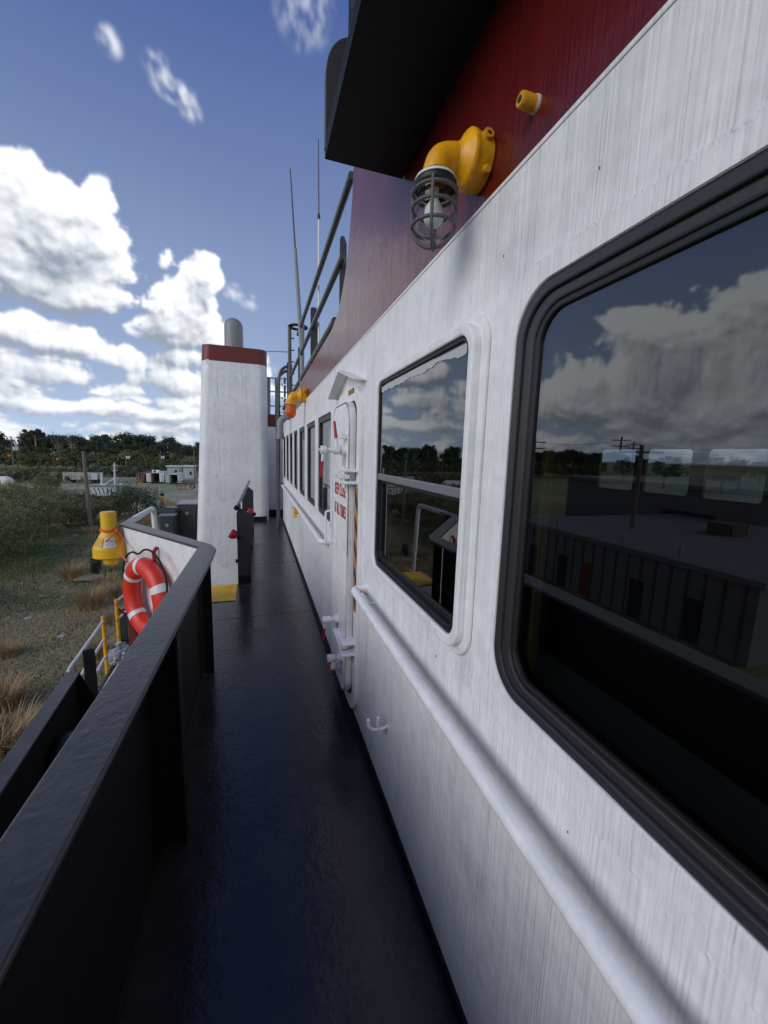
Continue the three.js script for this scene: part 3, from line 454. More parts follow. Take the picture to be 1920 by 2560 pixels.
// ================================================================== stair guard plates beside the stairwell
{
  const G = 'black guard plates beside the stairwell';
  const specs = [[5.44, [603, 1269], [625, 1285], 1, 'black guard plate at the stairwell with a red lamp on its outer side'], [7.27, [615, 1235], [633, 1250], .9, 'black guard plate midway along the stairwell with a red lamp behind it'], [8.97, [622.5, 1215], [636, 1227], .85, 'black guard plate closest to the white stack']];
  for (const [d, a, b, w, label] of specs) {
    const t = thing('guard_plate', label, 'stanchion', G), p = H(...a, { d }), q = H(...b, { d });
    const x0 = -.285, x1 = -.125; const S = new THREE.Shape([[x0, 0], [x1, 0], [x1, q[1]], [x0 + .03, p[1]], [x0, p[1] - .07]].map(e => new THREE.Vector2(...e)));
    const ge = new THREE.ExtrudeGeometry(S, { depth: .03, bevelEnabled: true, bevelSize: .004, bevelThickness: .004, bevelSegments: 1 }); ge.translate(0, 0, -d - .015); part('plate', uvm(ge), std({ color: C(.02, .02, .023), roughness: .5, bumpMap: bumpLump, bumpScale: .003 }), t);
    part('base_shoe', box(x0 - .004, x1 + .004, 0, .11, d - .032, d + .03, .004), M.blackMatte, t);
    part('bolt', rod([x0 + .05, .75, d - .03], [x0 + .05, .75, d], .008, .008, 8), M.rubber, t); part('bolt', rod([x1 - .04, .75, d - .03], [x1 - .04, .75, d], .008, .008, 8), M.rubber, t);
    part('peg', rod([x0, .31, d], [x0 - .03, .31, d], .024), M.blackMatte, t); seat(t);
    if (d < 8) { const l = thing('red_lamp', d < 6 ? 'red conical lamp fixed outboard of the guard plate at the stairwell head' : 'red conical lamp on the walkway side between the guard plates', 'lamp', 'red lamps on the guard plates'); const m = d < 6 ? H(584, 1334, { d }) : H(626, 1278, { d: 6.9 }); const s = d < 6 ? -1 : -1;
      const cg = new THREE.LatheGeometry([[0, 0], [.035, .005], [.062, .05], [.064, .085], [.055, .10], [0, .105]].map(e => new THREE.Vector2(...e)), 20); cg.rotateZ(s * -1.05); cg.translate(m[0] + .045, m[1] - .04, -m[2]); part('shade', cg, M.redGrip, l); part('mount', rod([m[0] + .04, m[1] - .045, m[2]], [m[0] + .085, m[1] - .06, m[2]], .03), M.blackMatte, l); seat(l); }
  }
  const hr = thing('stair_rail', 'pale pipe handrail on top of the black guard plates', 'rail'); const a = H(593, 1266, { d: 5.42 }), b = H(623.5, 1202, { d: 9.9 });
  part('rail', rod(a, b, .024), M.grey, hr); part('end_cap', rod([a[0] - .01, a[1] - .02, a[2] - .02], [a[0] + .01, a[1] - .005, a[2] + .08], .034), M.blackMatte, hr); seat(hr);
}

// ================================================================== stack
const SD = 10.45;
const stack = thing('exhaust_stack', 'tall white exhaust stack with a dark red top band and a grey exhaust pipe', 'stack');
{
  const sx = (u, v) => H(u, v, { d: SD }); const tl = sx(502, 858), trr = sx(667, 875), bl = sx(492, 1340), br = sx(668, 1285), bandL = sx(499, 899);
  const TOP = (tl[1] + trr[1]) / 2, BAND = TOP - .36;
  void ('stack', tl, trr, bl, br);
  const slice = (y0, y1, gr = 0) => { const xl = y => mix(bl[0], tl[0], (y + 0) / TOP) - gr, xr = y => trr[0] + gr; const W0 = [], n = 8, r = .22 + gr; const loop = y => { const a = [], L = xl(y), Rr = xr(y), f = SD - gr, bk = SD + 1.9 + gr; const arc = (cx, cd, a0) => { for (let k = 0; k <= n; k++) { const t = a0 + k / n * Math.PI / 2; a.push([cx + Math.cos(t) * r, cd + Math.sin(t) * r]); } }; arc(Rr - r, f + r, -Math.PI / 2); arc(Rr - r, bk - r, 0); arc(L + r, bk - r, Math.PI / 2); arc(L + r, f + r, Math.PI); return a; };
    const ys = [y0, y1], pos = [], lo = loop(y0), hi = loop(y1), m = lo.length; for (let i = 0; i < m; i++) { const j = (i + 1) % m, A = [lo[i][0], y0, -lo[i][1]], B = [lo[j][0], y0, -lo[j][1]], Cc = [hi[j][0], y1, -hi[j][1]], Dd = [hi[i][0], y1, -hi[i][1]]; pos.push(...A, ...B, ...Cc, ...A, ...Cc, ...Dd); const ce = [(xl(y1) + xr(y1)) / 2, y1, -SD - .95]; pos.push(...Dd, ...Cc, ...ce); }
    let g = new THREE.BufferGeometry(); g.setAttribute('position', new THREE.Float32BufferAttribute(pos, 3)); g = toCreasedNormals(g, .6); return uvm(g); };
  part('casing', slice(MAIN, BAND), M.white, stack); part('top_band', slice(BAND + .0005, TOP, .004), M.redFlat, stack);
  for (const u of [543, 614]) { const a = H(u, 920, { d: SD }); part('seam', rod([a[0] - .03, 0.0, SD], [a[0], BAND - .02, SD], .004, .004, 6), M.white, stack); }
  for (const [u, v, w, h] of [[600, 945, .07, .20], [540, 972, .03, .24], [552, 1058, .05, .14], [520, 905, .06, .12]]) { const a = H(u, v, { d: SD - .002 }), Rq = rng(u), S = new THREE.Shape(); for (let k = 0; k < 9; k++) { const t = k / 9 * Math.PI * 2, q = .65 + .5 * Rq(); S[k ? 'lineTo' : 'moveTo'](a[0] + Math.cos(t) * w * q, a[1] + Math.sin(t) * h * q * .6 + Math.cos(t) * h * -.25); } const g = new THREE.ShapeGeometry(S); g.translate(0, 0, -SD + .006); part('paint_patch', g, std({ color: C(.84, .86, .86), roughness: .4 }), stack); }
  part('base_band', [box(-.3, trr[0] - .05, .0, .11, SD - .012, SD + .05, .003)], M.blackMatte, stack);
  const pc = H(585, 866, { d: SD + .9 }), ptop = H(586, 796, { d: SD + .9 }), r = .5 * (605 - 566) / F * (SD + .9);
  const prof = [[r, TOP - .1], [r, TOP + .16], [r * 1.02, TOP + .162]]; const hgt = ptop[1] - r * .95; prof.push([r * 1.0, hgt]);
  for (let k = 1; k <= 10; k++) prof.push([r * Math.cos(k / 10 * Math.PI / 2) + .0001, hgt + r * .95 * Math.sin(k / 10 * Math.PI / 2)]);
  const pg = new THREE.LatheGeometry(prof.map(e => new THREE.Vector2(...e)), 32); pg.translate(pc[0], 0, -(SD + .9)); const ep = part('exhaust_pipe', pg, M.gal, stack);
  part('pipe_sleeve', (() => { const g = new THREE.CylinderGeometry(r * 1.06, r * 1.06, .14, 32); g.translate(pc[0], TOP + .07, -(SD + .9)); return g; })(), std({ color: C(.55, .57, .58), roughness: .5 }), ep);
  seat(stack);
}
{ const aft = thing('aft_casing', 'low white casing with a red top band behind the ladder', 'casing'); const a = H(669, 1066, { d: 11.6 }), b = H(669, 1035, { d: 11.6 });
  part('wall', box(a[0] - .1, 2.4, -.3, a[1], 11.6, 13, .02), M.white, aft); part('top_band', box(a[0] - .104, 2.404, a[1] + .001, b[1], 11.596, 13, .02), M.redFlat, aft); part('base_band', box(-.2, XW + .6, 0, .12, 11.58, 11.605, .003), M.blackMatte, aft); seat(aft); }
struct('aft_deck', plan([[-.29, END + .002], [2.6, END + .002], [2.6, 13.4], [-.29, 13.4]], -.064, -.004), M.deck);

// ================================================================== ladder and rails up aft
{
  const ld = thing('ladder', 'black pipe ladder with hooked tops against the end of the deckhouse', 'ladder'); const d = 9.75;
  const bx = (u) => H(u, 1200, { d })[0]; const x0 = bx(696), p = (u, v, dd = d) => H(u, v, { d: dd });
  part('stringer', bent([[x0, 0, d], [p(697, 945)[0], p(697, 945)[1], d], p(703, 922), p(728, 912)], .034, .16, 12), M.black, ld);
  part('stringer', bent([[x0 + .0, 0, d + .42], [x0, p(700, 945)[1], d + .42], p(706, 930, d + .42), p(728, 925, d + .42)], .034, .16, 12), M.black, ld);
  for (let k = 1; k < 9; k++) part('rung', rod([x0, k * .31, d], [x0, k * .31, d + .42], .014, .014, 8), M.black, ld);
  part('stay', rod([x0, 1.02, d], [XW, 1.02, d], .014, .014, 8), M.black, ld); part('foot', rod([x0, .02, d], [x0, .0, d], .08, .08, 12), M.black, ld); seat(ld);
  const XR = XW + .045;
  const rl = thing('roof_rail', 'black three bar pipe railing on flat plate posts along the deckhouse roof edge', 'railing');
  const line = (u0, v0, u1, v1, r, n) => { const a = H(u0, v0, { x: XR }), b = H(u1, v1, { x: XR }); part(n, rod([XR, a[1], a[2]], [XR, a[1], b[2]], r), M.black, rl); return a[1]; };
  const yT = line(880, 438, 745, 858, .026, 'top_bar'), yM = line(858, 640, 722, 975, .026, 'middle_bar'), yL = line(838, 802, 708, 1030, .032, 'lower_bar');
  void ('rails', yT, yM, yL);
  for (const [u0, u1, vt] of [[846, 862, 590], [776, 797, 768], [745, 757, 868], [717, 737, 905]]) { const a = H((u0 + u1) / 2, 900, { x: XR + .03 }), dd = a[2], x0 = H(u0, 900, { d: dd })[0], w = Math.min(.11, H(u1, 900, { d: dd })[0] - x0), yt = H(u0, vt, { d: dd })[1]; const S = new THREE.Shape([[0, 2.55], [w, 2.55], [w, yt - .05], [w * .6, yt], [.01, yt], [0, yt - .02]].map(e => new THREE.Vector2(...e))); const g = new THREE.ExtrudeGeometry(S, { depth: .012, bevelEnabled: false }); g.translate(x0, 0, -dd); part('post', uvm(g), std({ color: C(.04, .04, .045), roughness: .5 }), rl); }
  seat(rl);
  const a1 = thing('whip_antenna', 'whip antenna with a thick grey lower mast and thin dark tip leaning forward', 'antenna', 'whip antennas'); let dd = H(752, 880, { x: XR })[2];
  part('mount', rod(H(755, 960, { d: dd }), H(755, 800, { d: dd }), .035), M.gal, a1); part('lower_mast', rod(H(754, 870, { d: dd }), H(738, 622, { d: dd }), .034, .024), M.grey, a1); part('whip', rod(H(738, 624, { d: dd }), H(725.5, 422, { d: dd }), .013, .008, 8), M.black, a1); seat(a1);
  const a2 = thing('whip_antenna', 'straight whip antenna with a white lower mast and dark twisted tip', 'antenna', 'whip antennas'); dd = H(797, 800, { x: XR + .05 })[2];
  part('lower_mast', rod(H(797, 860, { d: dd }), H(797, 545, { d: dd }), .012, .011, 10), M.whitePipe, a2); part('ferrule', rod(H(797, 548, { d: dd }), H(797, 535, { d: dd }), .016, .014, 10), M.rubber, a2); part('whip', rod(H(797, 540, { d: dd }), H(796, 346, { d: dd }), .007, .005, 8), M.black, a2); seat(a2);
  const hp = thing('mast_ring', 'black ring platform on a slim pegged post above the roof rail', 'mast'); dd = 8.2; const rc = H(745, 818, { d: dd }), pb = H(724, 960, { d: dd }), ptp = H(724, 818, { d: dd });
  part('post', rod([ptp[0], 2.5, dd], ptp, .035), M.black, hp); const rg = new THREE.TorusGeometry(.15, .045, 8, 32); rg.rotateX(Math.PI / 2); rg.scale(1, .5, 1); rg.translate(rc[0], rc[1], -dd); part('ring', rg, M.rubber, hp); for (let k = 0; k < 5; k++) part('peg', rod([ptp[0], ptp[1] - .2 - k * .22, dd], [ptp[0] + .09, ptp[1] - .2 - k * .22, dd], .012, .012, 6), M.black, hp); seat(hp);
  const st = thing('guy_wire', 'thin stay wire from the stack top to the slim ringed post', 'wire'); part('wire', rod(H(667, 878, { d: SD + .3 }), H(721, 880, { d: 8.2 }), .009, .009, 6), M.black, st); seat(st);
  const fr = thing('aft_railing', 'pale grey pipe railing on the roof behind the ladder', 'railing'); dd = 12.4;
  for (const v of [944, 978, 1014]) { const l = H(665, v, { d: dd }), r = H(724, v + 3, { d: dd }); part('bar', rod(l, r, .024), M.whitePipe, fr); part('bar', rod(H(700, v + 16, { d: 10.4 }), H(722, v + 20, { d: 9.9 }), .024), M.whitePipe, fr); }
  for (const [u, r] of [[689, .02], [672, .05], [712, .03]]) { const t = H(u, 944, { d: dd }), b = H(u, 1040, { d: dd }); part('post', rod(b, t, r), u === 672 ? M.grey : M.black, fr); } seat(fr);
}

// ================================================================== lower deck at the side: bulwark, rail, clutter
{
  const Yc = MAIN + 1.02; const g = (u, v) => { const a = H(u, v, { y: Yc }); return [a[0], a[2]]; };
  const o0 = g(0, 1910), o1 = g(166, 1681), i0 = g(0, 1985), i1 = g(200, 1679); const ext = (a, b, d) => { const t = (d - a[1]) / (b[1] - a[1]); return [mix(a[0], b[0], t), d]; };
  const lbw = thing('lower_bulwark', 'black lower deck bulwark with a broad flat cap beside the grass', 'bulwark');
  void ('lower', o0, o1, i0, i1);
  part('cap', plan([ext(i0, i1, 0), i1, o1, ext(o0, o1, 0)], Yc - .03, Yc, .006), M.cap, lbw);
  const q0 = ext(i0, i1, 0), q1 = i1; part('plate', plan([[q0[0] - .03, 0], [q1[0] - .03, q1[1]], [q1[0] - .042, q1[1]], [q0[0] - .042, 0]].map(p => p), MAIN, Yc - .031), M.blackMatte, lbw);
  part('end_bracket', (() => { const S = new THREE.Shape([[q1[0] - .03, MAIN], [q1[0] + .42, MAIN], [q1[0] + .0, Yc - .03], [q1[0] - .03, Yc - .03]].map(e => new THREE.Vector2(...e))); const e = new THREE.ExtrudeGeometry(S, { depth: .012, bevelEnabled: false }); e.translate(0, 0, -q1[1]); return uvm(e); })(), M.blackMatte, lbw);
  seat(lbw);
  const ty = thing('tyre_fender', 'black tyre hung inside the lower bulwark', 'tyre'); const tg = new THREE.TorusGeometry(.24, .09, 14, 36); tg.rotateY(Math.PI / 2); const tp = H(150, 1880, { y: MAIN + .5 }); tg.translate(tp[0] + .05, MAIN + .36, -tp[2]); part('tread', tg, M.rubber, ty); seat(ty);
  const pr = thing('side_rail', 'white pipe side rail on yellow posts along the lower deck edge', 'railing');
  const p1 = g(258, 1553), p2 = g(291, 1510); const xr = p1[0], Yt = Yc;
  const l1 = g(170, 1677);
  for (const h of [0, -.34, -.68]) part('bar', rod([l1[0] + (h ? .0 : 0), Yt + h, l1[1]], [p1[0], Yt + h, p1[1]], .024), M.whitePipe, pr);
  for (const [p, n] of [[p1, 0], [p2, 1]]) part('post', [rod([p[0], MAIN, p[1]], [p[0], Yt + .09, p[1]], .032), shiftAll(new THREE.SphereGeometry(.032, 12, 6).scale(1, .25, 1), p[0], Yt + .09, -p[1])], M.yellow, pr);
  for (const h of [.02, -.33, -.68]) part('chain_line', rod([p1[0], Yt + h, p1[1]], [p2[0], Yt + h, p2[1]], .009, .009, 6), M.gal, pr);
  for (const h of [.05, -.33]) part('bar', rod([p2[0], Yt + h, p2[1]], [p2[0] + .06, Yt + h, p2[1] + .8], .022), M.whitePipe, pr);
  part('lower_bar', rod([p1[0] + .18, MAIN + .06, p1[1] - 1.4], [p2[0] + .18, MAIN + .06, p2[1]], .03), M.whitePipe, pr); seat(pr);
  const bp = thing('rail_stanchion', 'black flat stanchion standing at the end of the lower bulwark', 'stanchion'); const b0 = H(222, 1622, { d: o1[1] + .35 }); const Sx = new THREE.Shape(); const hw = .075; Sx.moveTo(b0[0] - hw, MAIN); Sx.lineTo(b0[0] + hw, MAIN); Sx.lineTo(b0[0] + hw, b0[1] - .04); Sx.quadraticCurveTo(b0[0] + hw, b0[1], b0[0] + hw * .5, b0[1]); Sx.lineTo(b0[0] - hw, b0[1] - .01); const be = new THREE.ExtrudeGeometry(Sx, { depth: .02, bevelEnabled: false }); be.translate(0, 0, -(o1[1] + .35)); part('plate', uvm(be), M.blackMatte, bp); part('foot', box(b0[0] - .1, b0[0] + .1, MAIN, MAIN + .012, o1[1] + .27, o1[1] + .43, .002), M.blackMatte, bp); seat(bp);
  const bp2 = thing('rail_stanchion', 'dark grey flat stanchion behind the second yellow post', 'stanchion'); const b2 = H(304, 1523, { d: p2[1] + .5 }); part('plate', box(b2[0] - .08, b2[0] + .09, MAIN, b2[1], p2[1] + .5, p2[1] + .52, .003), std({ color: C(.03, .03, .034), roughness: .5 }), bp2); part('foot', box(b2[0] - .11, b2[0] + .12, MAIN, MAIN + .012, p2[1] + .42, p2[1] + .6, .002), M.blackMatte, bp2); seat(bp2);
  const bag = thing('plastic_bag', 'crumpled grey plastic bag on the lower deck by the rail', 'bag'); const bc = H(304, 1625, { y: MAIN + .25 }); const bgm = new THREE.IcosahedronGeometry(.24, 5), bpz = bgm.attributes.position; for (let i = 0; i < bpz.count; i++) { const v = V3().fromBufferAttribute(bpz, i), n = v.clone().normalize(), k = 1 + .35 * P.noise(n.x * 3, n.y * 3, n.z * 3) + .22 * Math.abs(P.noise(n.x * 8, n.y * 8 + 4, n.z * 8)); v.multiplyScalar(k); v.y *= .62; bpz.setXYZ(i, v.x, v.y, v.z); } bgm.computeVertexNormals(); bgm.translate(bc[0], MAIN + .15, -bc[2]); const bagSkin = part('skin', toCreasedNormals(bgm, .5), std({ color: C(.30, .32, .33), roughness: .22 }), bag); part('tied_neck', rod([bc[0], MAIN + .24, bc[2]], [bc[0] - .05, MAIN + .40, bc[2]], .025, .06, 9), std({ color: C(.30, .32, .33), roughness: .22 }), bag); seat(bag);
  // machinery cabinets further aft
  const cb = (label, u0, u1, v, d, m) => { const t = thing('machinery_cabinet', label, 'cabinet', 'machinery cabinets on the after deck'); const a = H(u0, v, { d }), b = H(u1, v, { d }), y = a[1]; part('body', box(a[0], b[0], MAIN, y, d, d + .8, .03), m, t); part('lid', box(a[0] - .015, b[0] + .015, y, y + .03, d - .015, d + .815, .008), M.grey, t); const dr = part('door', box(a[0] + .04, b[0] - .04, y - 1.1, y - .05, d - .012, d, .006), m, t); part('gauge', rod([(a[0] + b[0]) / 2, y - .22, d - .03], [(a[0] + b[0]) / 2, y - .22, d - .01], .045), M.gal, dr); seat(t); };
  const green = std({ color: C(.035, .042, .04), roughness: .5 });
  cb('dark green machinery cabinet with a round gauge on the after deck', 397, 436, 1291, 10.5, green); cb('taller dark green machinery cabinet tight against the white stack', 441, 492, 1262, 11.0, green);
  { const t = thing('motor', 'rounded dark green motor lying on the gauge cabinet', 'motor'); const a = H(416, 1288, { d: 10.9 }); part('body', rod([a[0] - .22, a[1] + .09, 10.9], [a[0] + .22, a[1] + .09, 10.9], .1, .1, 18), green, t); part('end_bell', rod([a[0] + .22, a[1] + .09, 10.9], [a[0] + .3, a[1] + .09, 10.9], .08, .04, 14), M.rubber, t); seat(t); }
}
void ('ship done');

// ================================================================== LAND
const gp = (u, v) => { const a = H(u, v, { y: GROUND }); return [a[0], a[2]]; };   // where a pixel meets the ground: [x, ahead]
const nz = (x, y, s = 0) => P.noise(x, y, s + .37);
{ // one ground sheet, finer near the vessel
  const xs = [], ds = []; for (let x = -60; x <= 30; x += 1) xs.push(x); for (let d = -12; d <= 95; d += 1) ds.push(d);
  for (let k = 1; k < 16; k++) { xs.unshift(-60 - 4 * k * k); xs.push(30 + 4 * k * k); ds.unshift(-12 - 4 * k * k); ds.push(95 + 4 * k * k); }
  const pos = [], uv = [], col = [], idx = [], n = xs.length, c = new THREE.Color();
  const lot = [gp(300, 1300), gp(470, 1190)];
  ds.forEach((d, j) => xs.forEach((x, i) => {
    const far = Math.hypot(x + 10, d - 30);
    let y = GROUND + (far < 140 ? .10 * nz(x * .12, d * .12) + .05 * nz(x * .4, d * .4, 5) : 0);
    if (d > 150) y += Math.min(5, (d - 150) * .06) * (x < 0 ? 1 : .6);
    pos.push(x, y, -d); uv.push(x, d);
    const dry = sst(.0, .60, nz(x * .09, d * .07, 3) + .6 * nz(x * .31, d * .24, 7) + .35 * nz(x * .9, d * .8, 2) ), bare = sst(.14, .42, nz(x * .11 + 9, d * .06, 11) + .5 * nz(x * .5, d * .4, 13));
    // gravel yard ahead, grass and weeds nearer and to port
    const ang = x / Math.max(1, d); const yard = sst(45, 52, d + 5 * nz(x * .1, d * .1, 21)) * sst(120, 108, d) * sst(-.52, -.40, ang + .04 * nz(x * .2, d * .2, 4)) ;
    const road = sst(4, 2.6, Math.abs(d - 132 - x * .10));
    let r = mix(.20, .50, dry), g = mix(.235, .41, dry), b = mix(.085, .24, dry);
    r = mix(r, .44, bare * .45); g = mix(g, .39, bare * .45); b = mix(b, .31, bare * .45);
    const yr = .42 + .10 * nz(x * .2, d * .1, 31), w = yard * (.55 + .45 * sst(-.2, .25, nz(x * .08, d * .14, 41)));
    r = mix(r, yr, w); g = mix(g, yr * .93, w); b = mix(b, yr * .82, w);
    r = mix(r, .36, road); g = mix(g, .355, road); b = mix(b, .34, road);
    col.push(r, g, b);
  }));
  for (let j = 0; j < ds.length - 1; j++) for (let i = 0; i < n - 1; i++) { const a = j * n + i; idx.push(a, a + 1, a + n, a + 1, a + n + 1, a + n); }
  const g = new THREE.BufferGeometry(); g.setAttribute('position', new THREE.Float32BufferAttribute(pos, 3)); g.setAttribute('uv', new THREE.Float32BufferAttribute(uv, 2)); g.setAttribute('color', new THREE.Float32BufferAttribute(col, 3)); g.setIndex(idx); g.computeVertexNormals();
  const gm = tex(1024, 1024, (x, y) => { const a = s3(x, y), b = s5(x, y), q = .92 + (a - .5) * .40 + (b - .5) * .30; const straw = b > .70 ? .10 : 0; const t = sst(.40, .60, .6 * s2(x, y) + .4 * s3(x, y)); return [mix(.80, 1.04, t) * q + straw, mix(.93, .98, t) * q + straw * .9, mix(.74, .95, t) * q + straw * .6]; }, true, 6.5);
  struct('ground', g, std({ map: gm, vertexColors: true, roughness: .95, bumpMap: tex(512, 512, (x, y) => .6 * s3(x, y) + .4 * s5(x, y), false, 4.3), bumpScale: .03 }));
}
// ---- foliage builders
function blades(pos, nor, col, c, n, u, v, tone) { // one leaf: a folded quad
  const a = c.clone().addScaledVector(u, -1), b = c.clone().addScaledVector(v, -.5), d = c.clone().addScaledVector(u, 1), e = c.clone().addScaledVector(v, .5);
  for (const q of [a, b, d, a, d, e]) { pos.push(q.x, q.y, q.z); nor.push(n.x, n.y, n.z); col.push(...tone); }
}
function foliage(R, count, rx, ry, rz, leaf, tones, clumps = 26, holes = .0) {
  const pos = [], nor = [], col = [], cl = [];
  for (let k = 0; k < clumps; k++) { const a = R() * 6.283, z = R() * 1.7 - .75, rr2 = Math.sqrt(Math.max(0, 1 - z * z * .8)), f = .55 + .42 * R(); cl.push([Math.cos(a) * rr2 * rx * f, z * ry * f * .95, Math.sin(a) * rr2 * rz * f, (.26 + .22 * R()) * Math.min(rx, ry, rz), tones[Math.floor(R() * tones.length)]]); }
  for (let i = 0; i < count; i++) {
    const q = cl[Math.floor(R() * clumps)], d = V3(R() * 2 - 1, R() * 2 - 1, R() * 2 - 1).normalize(), rad = q[3] * Math.pow(R(), .28) * (.8 + .45 * R());
    const c = V3(q[0] + d.x * rad * 1.25, q[1] + d.y * rad, q[2] + d.z * rad * 1.25);
    const n = d.clone().multiplyScalar(.8).add(V3(R() - .5, R() * .9, R() - .5)).normalize(), u = V3(R() - .5, R() - .5, R() - .5).cross(n).normalize(), v = n.clone().cross(u), s = leaf * (.55 + .8 * R());
    const k = .75 + .5 * R(); blades(pos, nor, col, c, n, u.multiplyScalar(s), v.multiplyScalar(s), q[4].map(t => t * k));
  }
  const g = new THREE.BufferGeometry(); g.setAttribute('position', new THREE.Float32BufferAttribute(pos, 3)); g.setAttribute('normal', new THREE.Float32BufferAttribute(nor, 3)); g.setAttribute('color', new THREE.Float32BufferAttribute(col, 3)); return g;
}
const leafM = std({ vertexColors: true, roughness: .75, side: THREE.DoubleSide }), leafB = phy({ vertexColors: true, roughness: .8, transmission: .45, thickness: 0, side: THREE.DoubleSide }), barkM = std({ color: C(.09, .075, .06), roughness: .95 }), paleBark = std({ color: C(.30, .28, .25), roughness: .95 });
const TD = [[.042, .056, .024], [.054, .068, .028], [.034, .047, .020]], TL = [[.090, .115, .036], [.068, .095, .03], [.12, .125, .04]], TB = [[.145, .16, .045], [.18, .185, .055], [.10, .125, .036], [.19, .185, .07]];
function limbs(R, h, spread, r0, top = .8) { const gs = [rod(V3(0, -.3, 0), V3(.1, h * top, .1), r0, r0 * .35, 8)]; for (let k = 0; k < 6; k++) { const y = h * (.3 + .08 * k), a = R() * 6.283; gs.push(rod(V3(0, y, 0), V3(Math.cos(a) * spread, y + h * .22, Math.sin(a) * spread), r0 * .4, r0 * .12, 6)); } return gs; }
function treeProto(name, label, seed, h, rx, tones, count, leaf, group) {
  const R = rng(seed), t = thing(name, label, 'tree', group); part('trunk', limbs(R, h, rx * .6, h * .022), barkM, t);
  const f = foliage(R, count, rx, h * .34, rx, leaf, tones, 30); f.translate(0, h * .63, 0); part('crown', f, leafM, t); return t;
}
{
  const G1 = 'dark trees on the wooded rise', G2 = 'lighter trees along the foot of the wood', L1 = 'dark broadleaf tree in the wood on the rise behind the road', L2 = 'yellowish green leafy tree at the foot of the dark wood';
  const protoD = [1, 2, 3, 4].map(k => treeProto('woodland_tree', L1, 100 + k, 15 + k * .6, 5.2, TD, 1900, .55, G1));
  const protoL = [1, 2, 3].map(k => treeProto('edge_tree', L2, 200 + k, 8.6 + k * .5, 4.0, TL, 1700, .42, G2));
  const R = rng(9); let iD = 0, iL = 0;
  const put = (protos, i, x, d, s, y) => { const o = i < protos.length ? protos[i] : copy(protos[i % protos.length]); o.position.set(x, y, -d); o.rotation.y = R() * 6.28; o.scale.set(s * (.9 + .25 * R()), s, s * (.9 + .25 * R())); };
  for (const [d0, step, s0] of [[205, 4.6, .70], [190, 5.0, .60], [174, 5.6, .46]]) for (let x = -250; x < -22; x += step) { const d = d0 + R() * 9, u = 646 + 975 * x / d, fade = u > 380 ? mix(1, .82, (u - 380) / 120) : 1; const dead = u > 95 && u < 185 && R() < .55; if (dead && d0 > 180) continue; put(protoD, iD++, x + R() * 3, d, s0 * fade * (.85 + .3 * R()), GROUND + Math.min(5, (d - 150) * .06) - .3); }
  for (const [d0, step, s0] of [[152, 4.8, .74], [143, 5.6, .60]]) for (let x = -210; x < -20; x += step) put(protoL, iL++, x + R() * 2.5, d0 + R() * 6, s0 * (.75 + .4 * R()), GROUND - .2);
  for (let k = 0; k < 26; k++) put(protoD, iD++, 60 + R() * 190, 80 + R() * 130, .5 + .25 * R(), GROUND - .2);      // wood on the far shore, seen through the pilothouse windows
  // taller pine and bare trees breaking the skyline
  const tall = (u, vTop, d, dead, label) => { const Rr = rng(Math.round(u)); const top = H(u, vTop, { d }), h = top[1] - GROUND; const t = thing(dead ? 'bare_tree' : 'pine_tree', label, 'tree'); const x = top[0];
    if (dead) { const gs = [rod(V3(0, 0, 0), V3(0, h * .62, 0), .24, .14, 7)]; for (let k = 0; k < 9; k++) { const y = h * (.42 + .05 * k), a = Rr() * 6.28, l = h * (.16 + .16 * Rr()), m = V3(Math.cos(a) * l * .55, y + l * .8, Math.sin(a) * l * .55); gs.push(rod(V3(0, Math.min(y, h * .6), 0), m, .1, .06, 5)); for (let q = 0; q < 3; q++) gs.push(rod(m.clone().multiplyScalar(.85).setY(m.y - .2), m.clone().add(V3((Rr() - .5) * 2.4, 1 + Rr() * 1.8, (Rr() - .5) * 2.4)), .05, .025, 4)); } part('trunk', gs, paleBark, t); const f = foliage(Rr, 180, 2.2, 2.4, 2.2, .3, TD, 10); f.translate(0, h * .85, 0); part('leaf_tufts', f, leafM, t); }
    else { part('trunk', [rod(V3(0, 0, 0), V3(0, h * .98, 0), .3, .14, 8)], paleBark, t); const f = foliage(Rr, 1500, 3.6, 1.7, 3.6, .4, TD, 12); f.translate(-.6, h * .93, 0); part('crown', f, leafM, t); }
    t.position.set(x, GROUND, -d); };
  tall(86, 1078, 178, false, 'tall thin pine with a flat dark crown above the wood'); tall(144, 1088, 182, true, 'bare pale forked tree standing against the wood'); tall(176, 1092, 186, true, 'slim leafless tree between the pine and the dense wood'); 
  // bushes nearer the vessel
  const GB = 'leafy bushes beside the track';
  const bush = (name, label, seed, x, d, rx, h, tones, count, leaf) => { const Rr = rng(seed), t = thing(name, label, 'bush', GB); const st = []; for (let k = 0; k < 7; k++) { const a = Rr() * 6.28; st.push(rod(V3(Math.cos(a) * .15, -.1, Math.sin(a) * .15), V3(Math.cos(a) * rx * .6, h * .55, Math.sin(a) * rx * .6), .05, .02, 5)); } part('stems', st, barkM, t); const f = foliage(Rr, count, rx, h * .5, rx, leaf, tones, 34); f.translate(0, h * .5, 0); part('foliage', f, leafB, t); t.position.set(x, GROUND, -d); };
  const B = (u, v, rx, h, tn, n, leaf, label, k) => { const [x, d] = gp(u, v); bush('bush', label, 300 + k, x, d, rx, h, tn, n, leaf); };
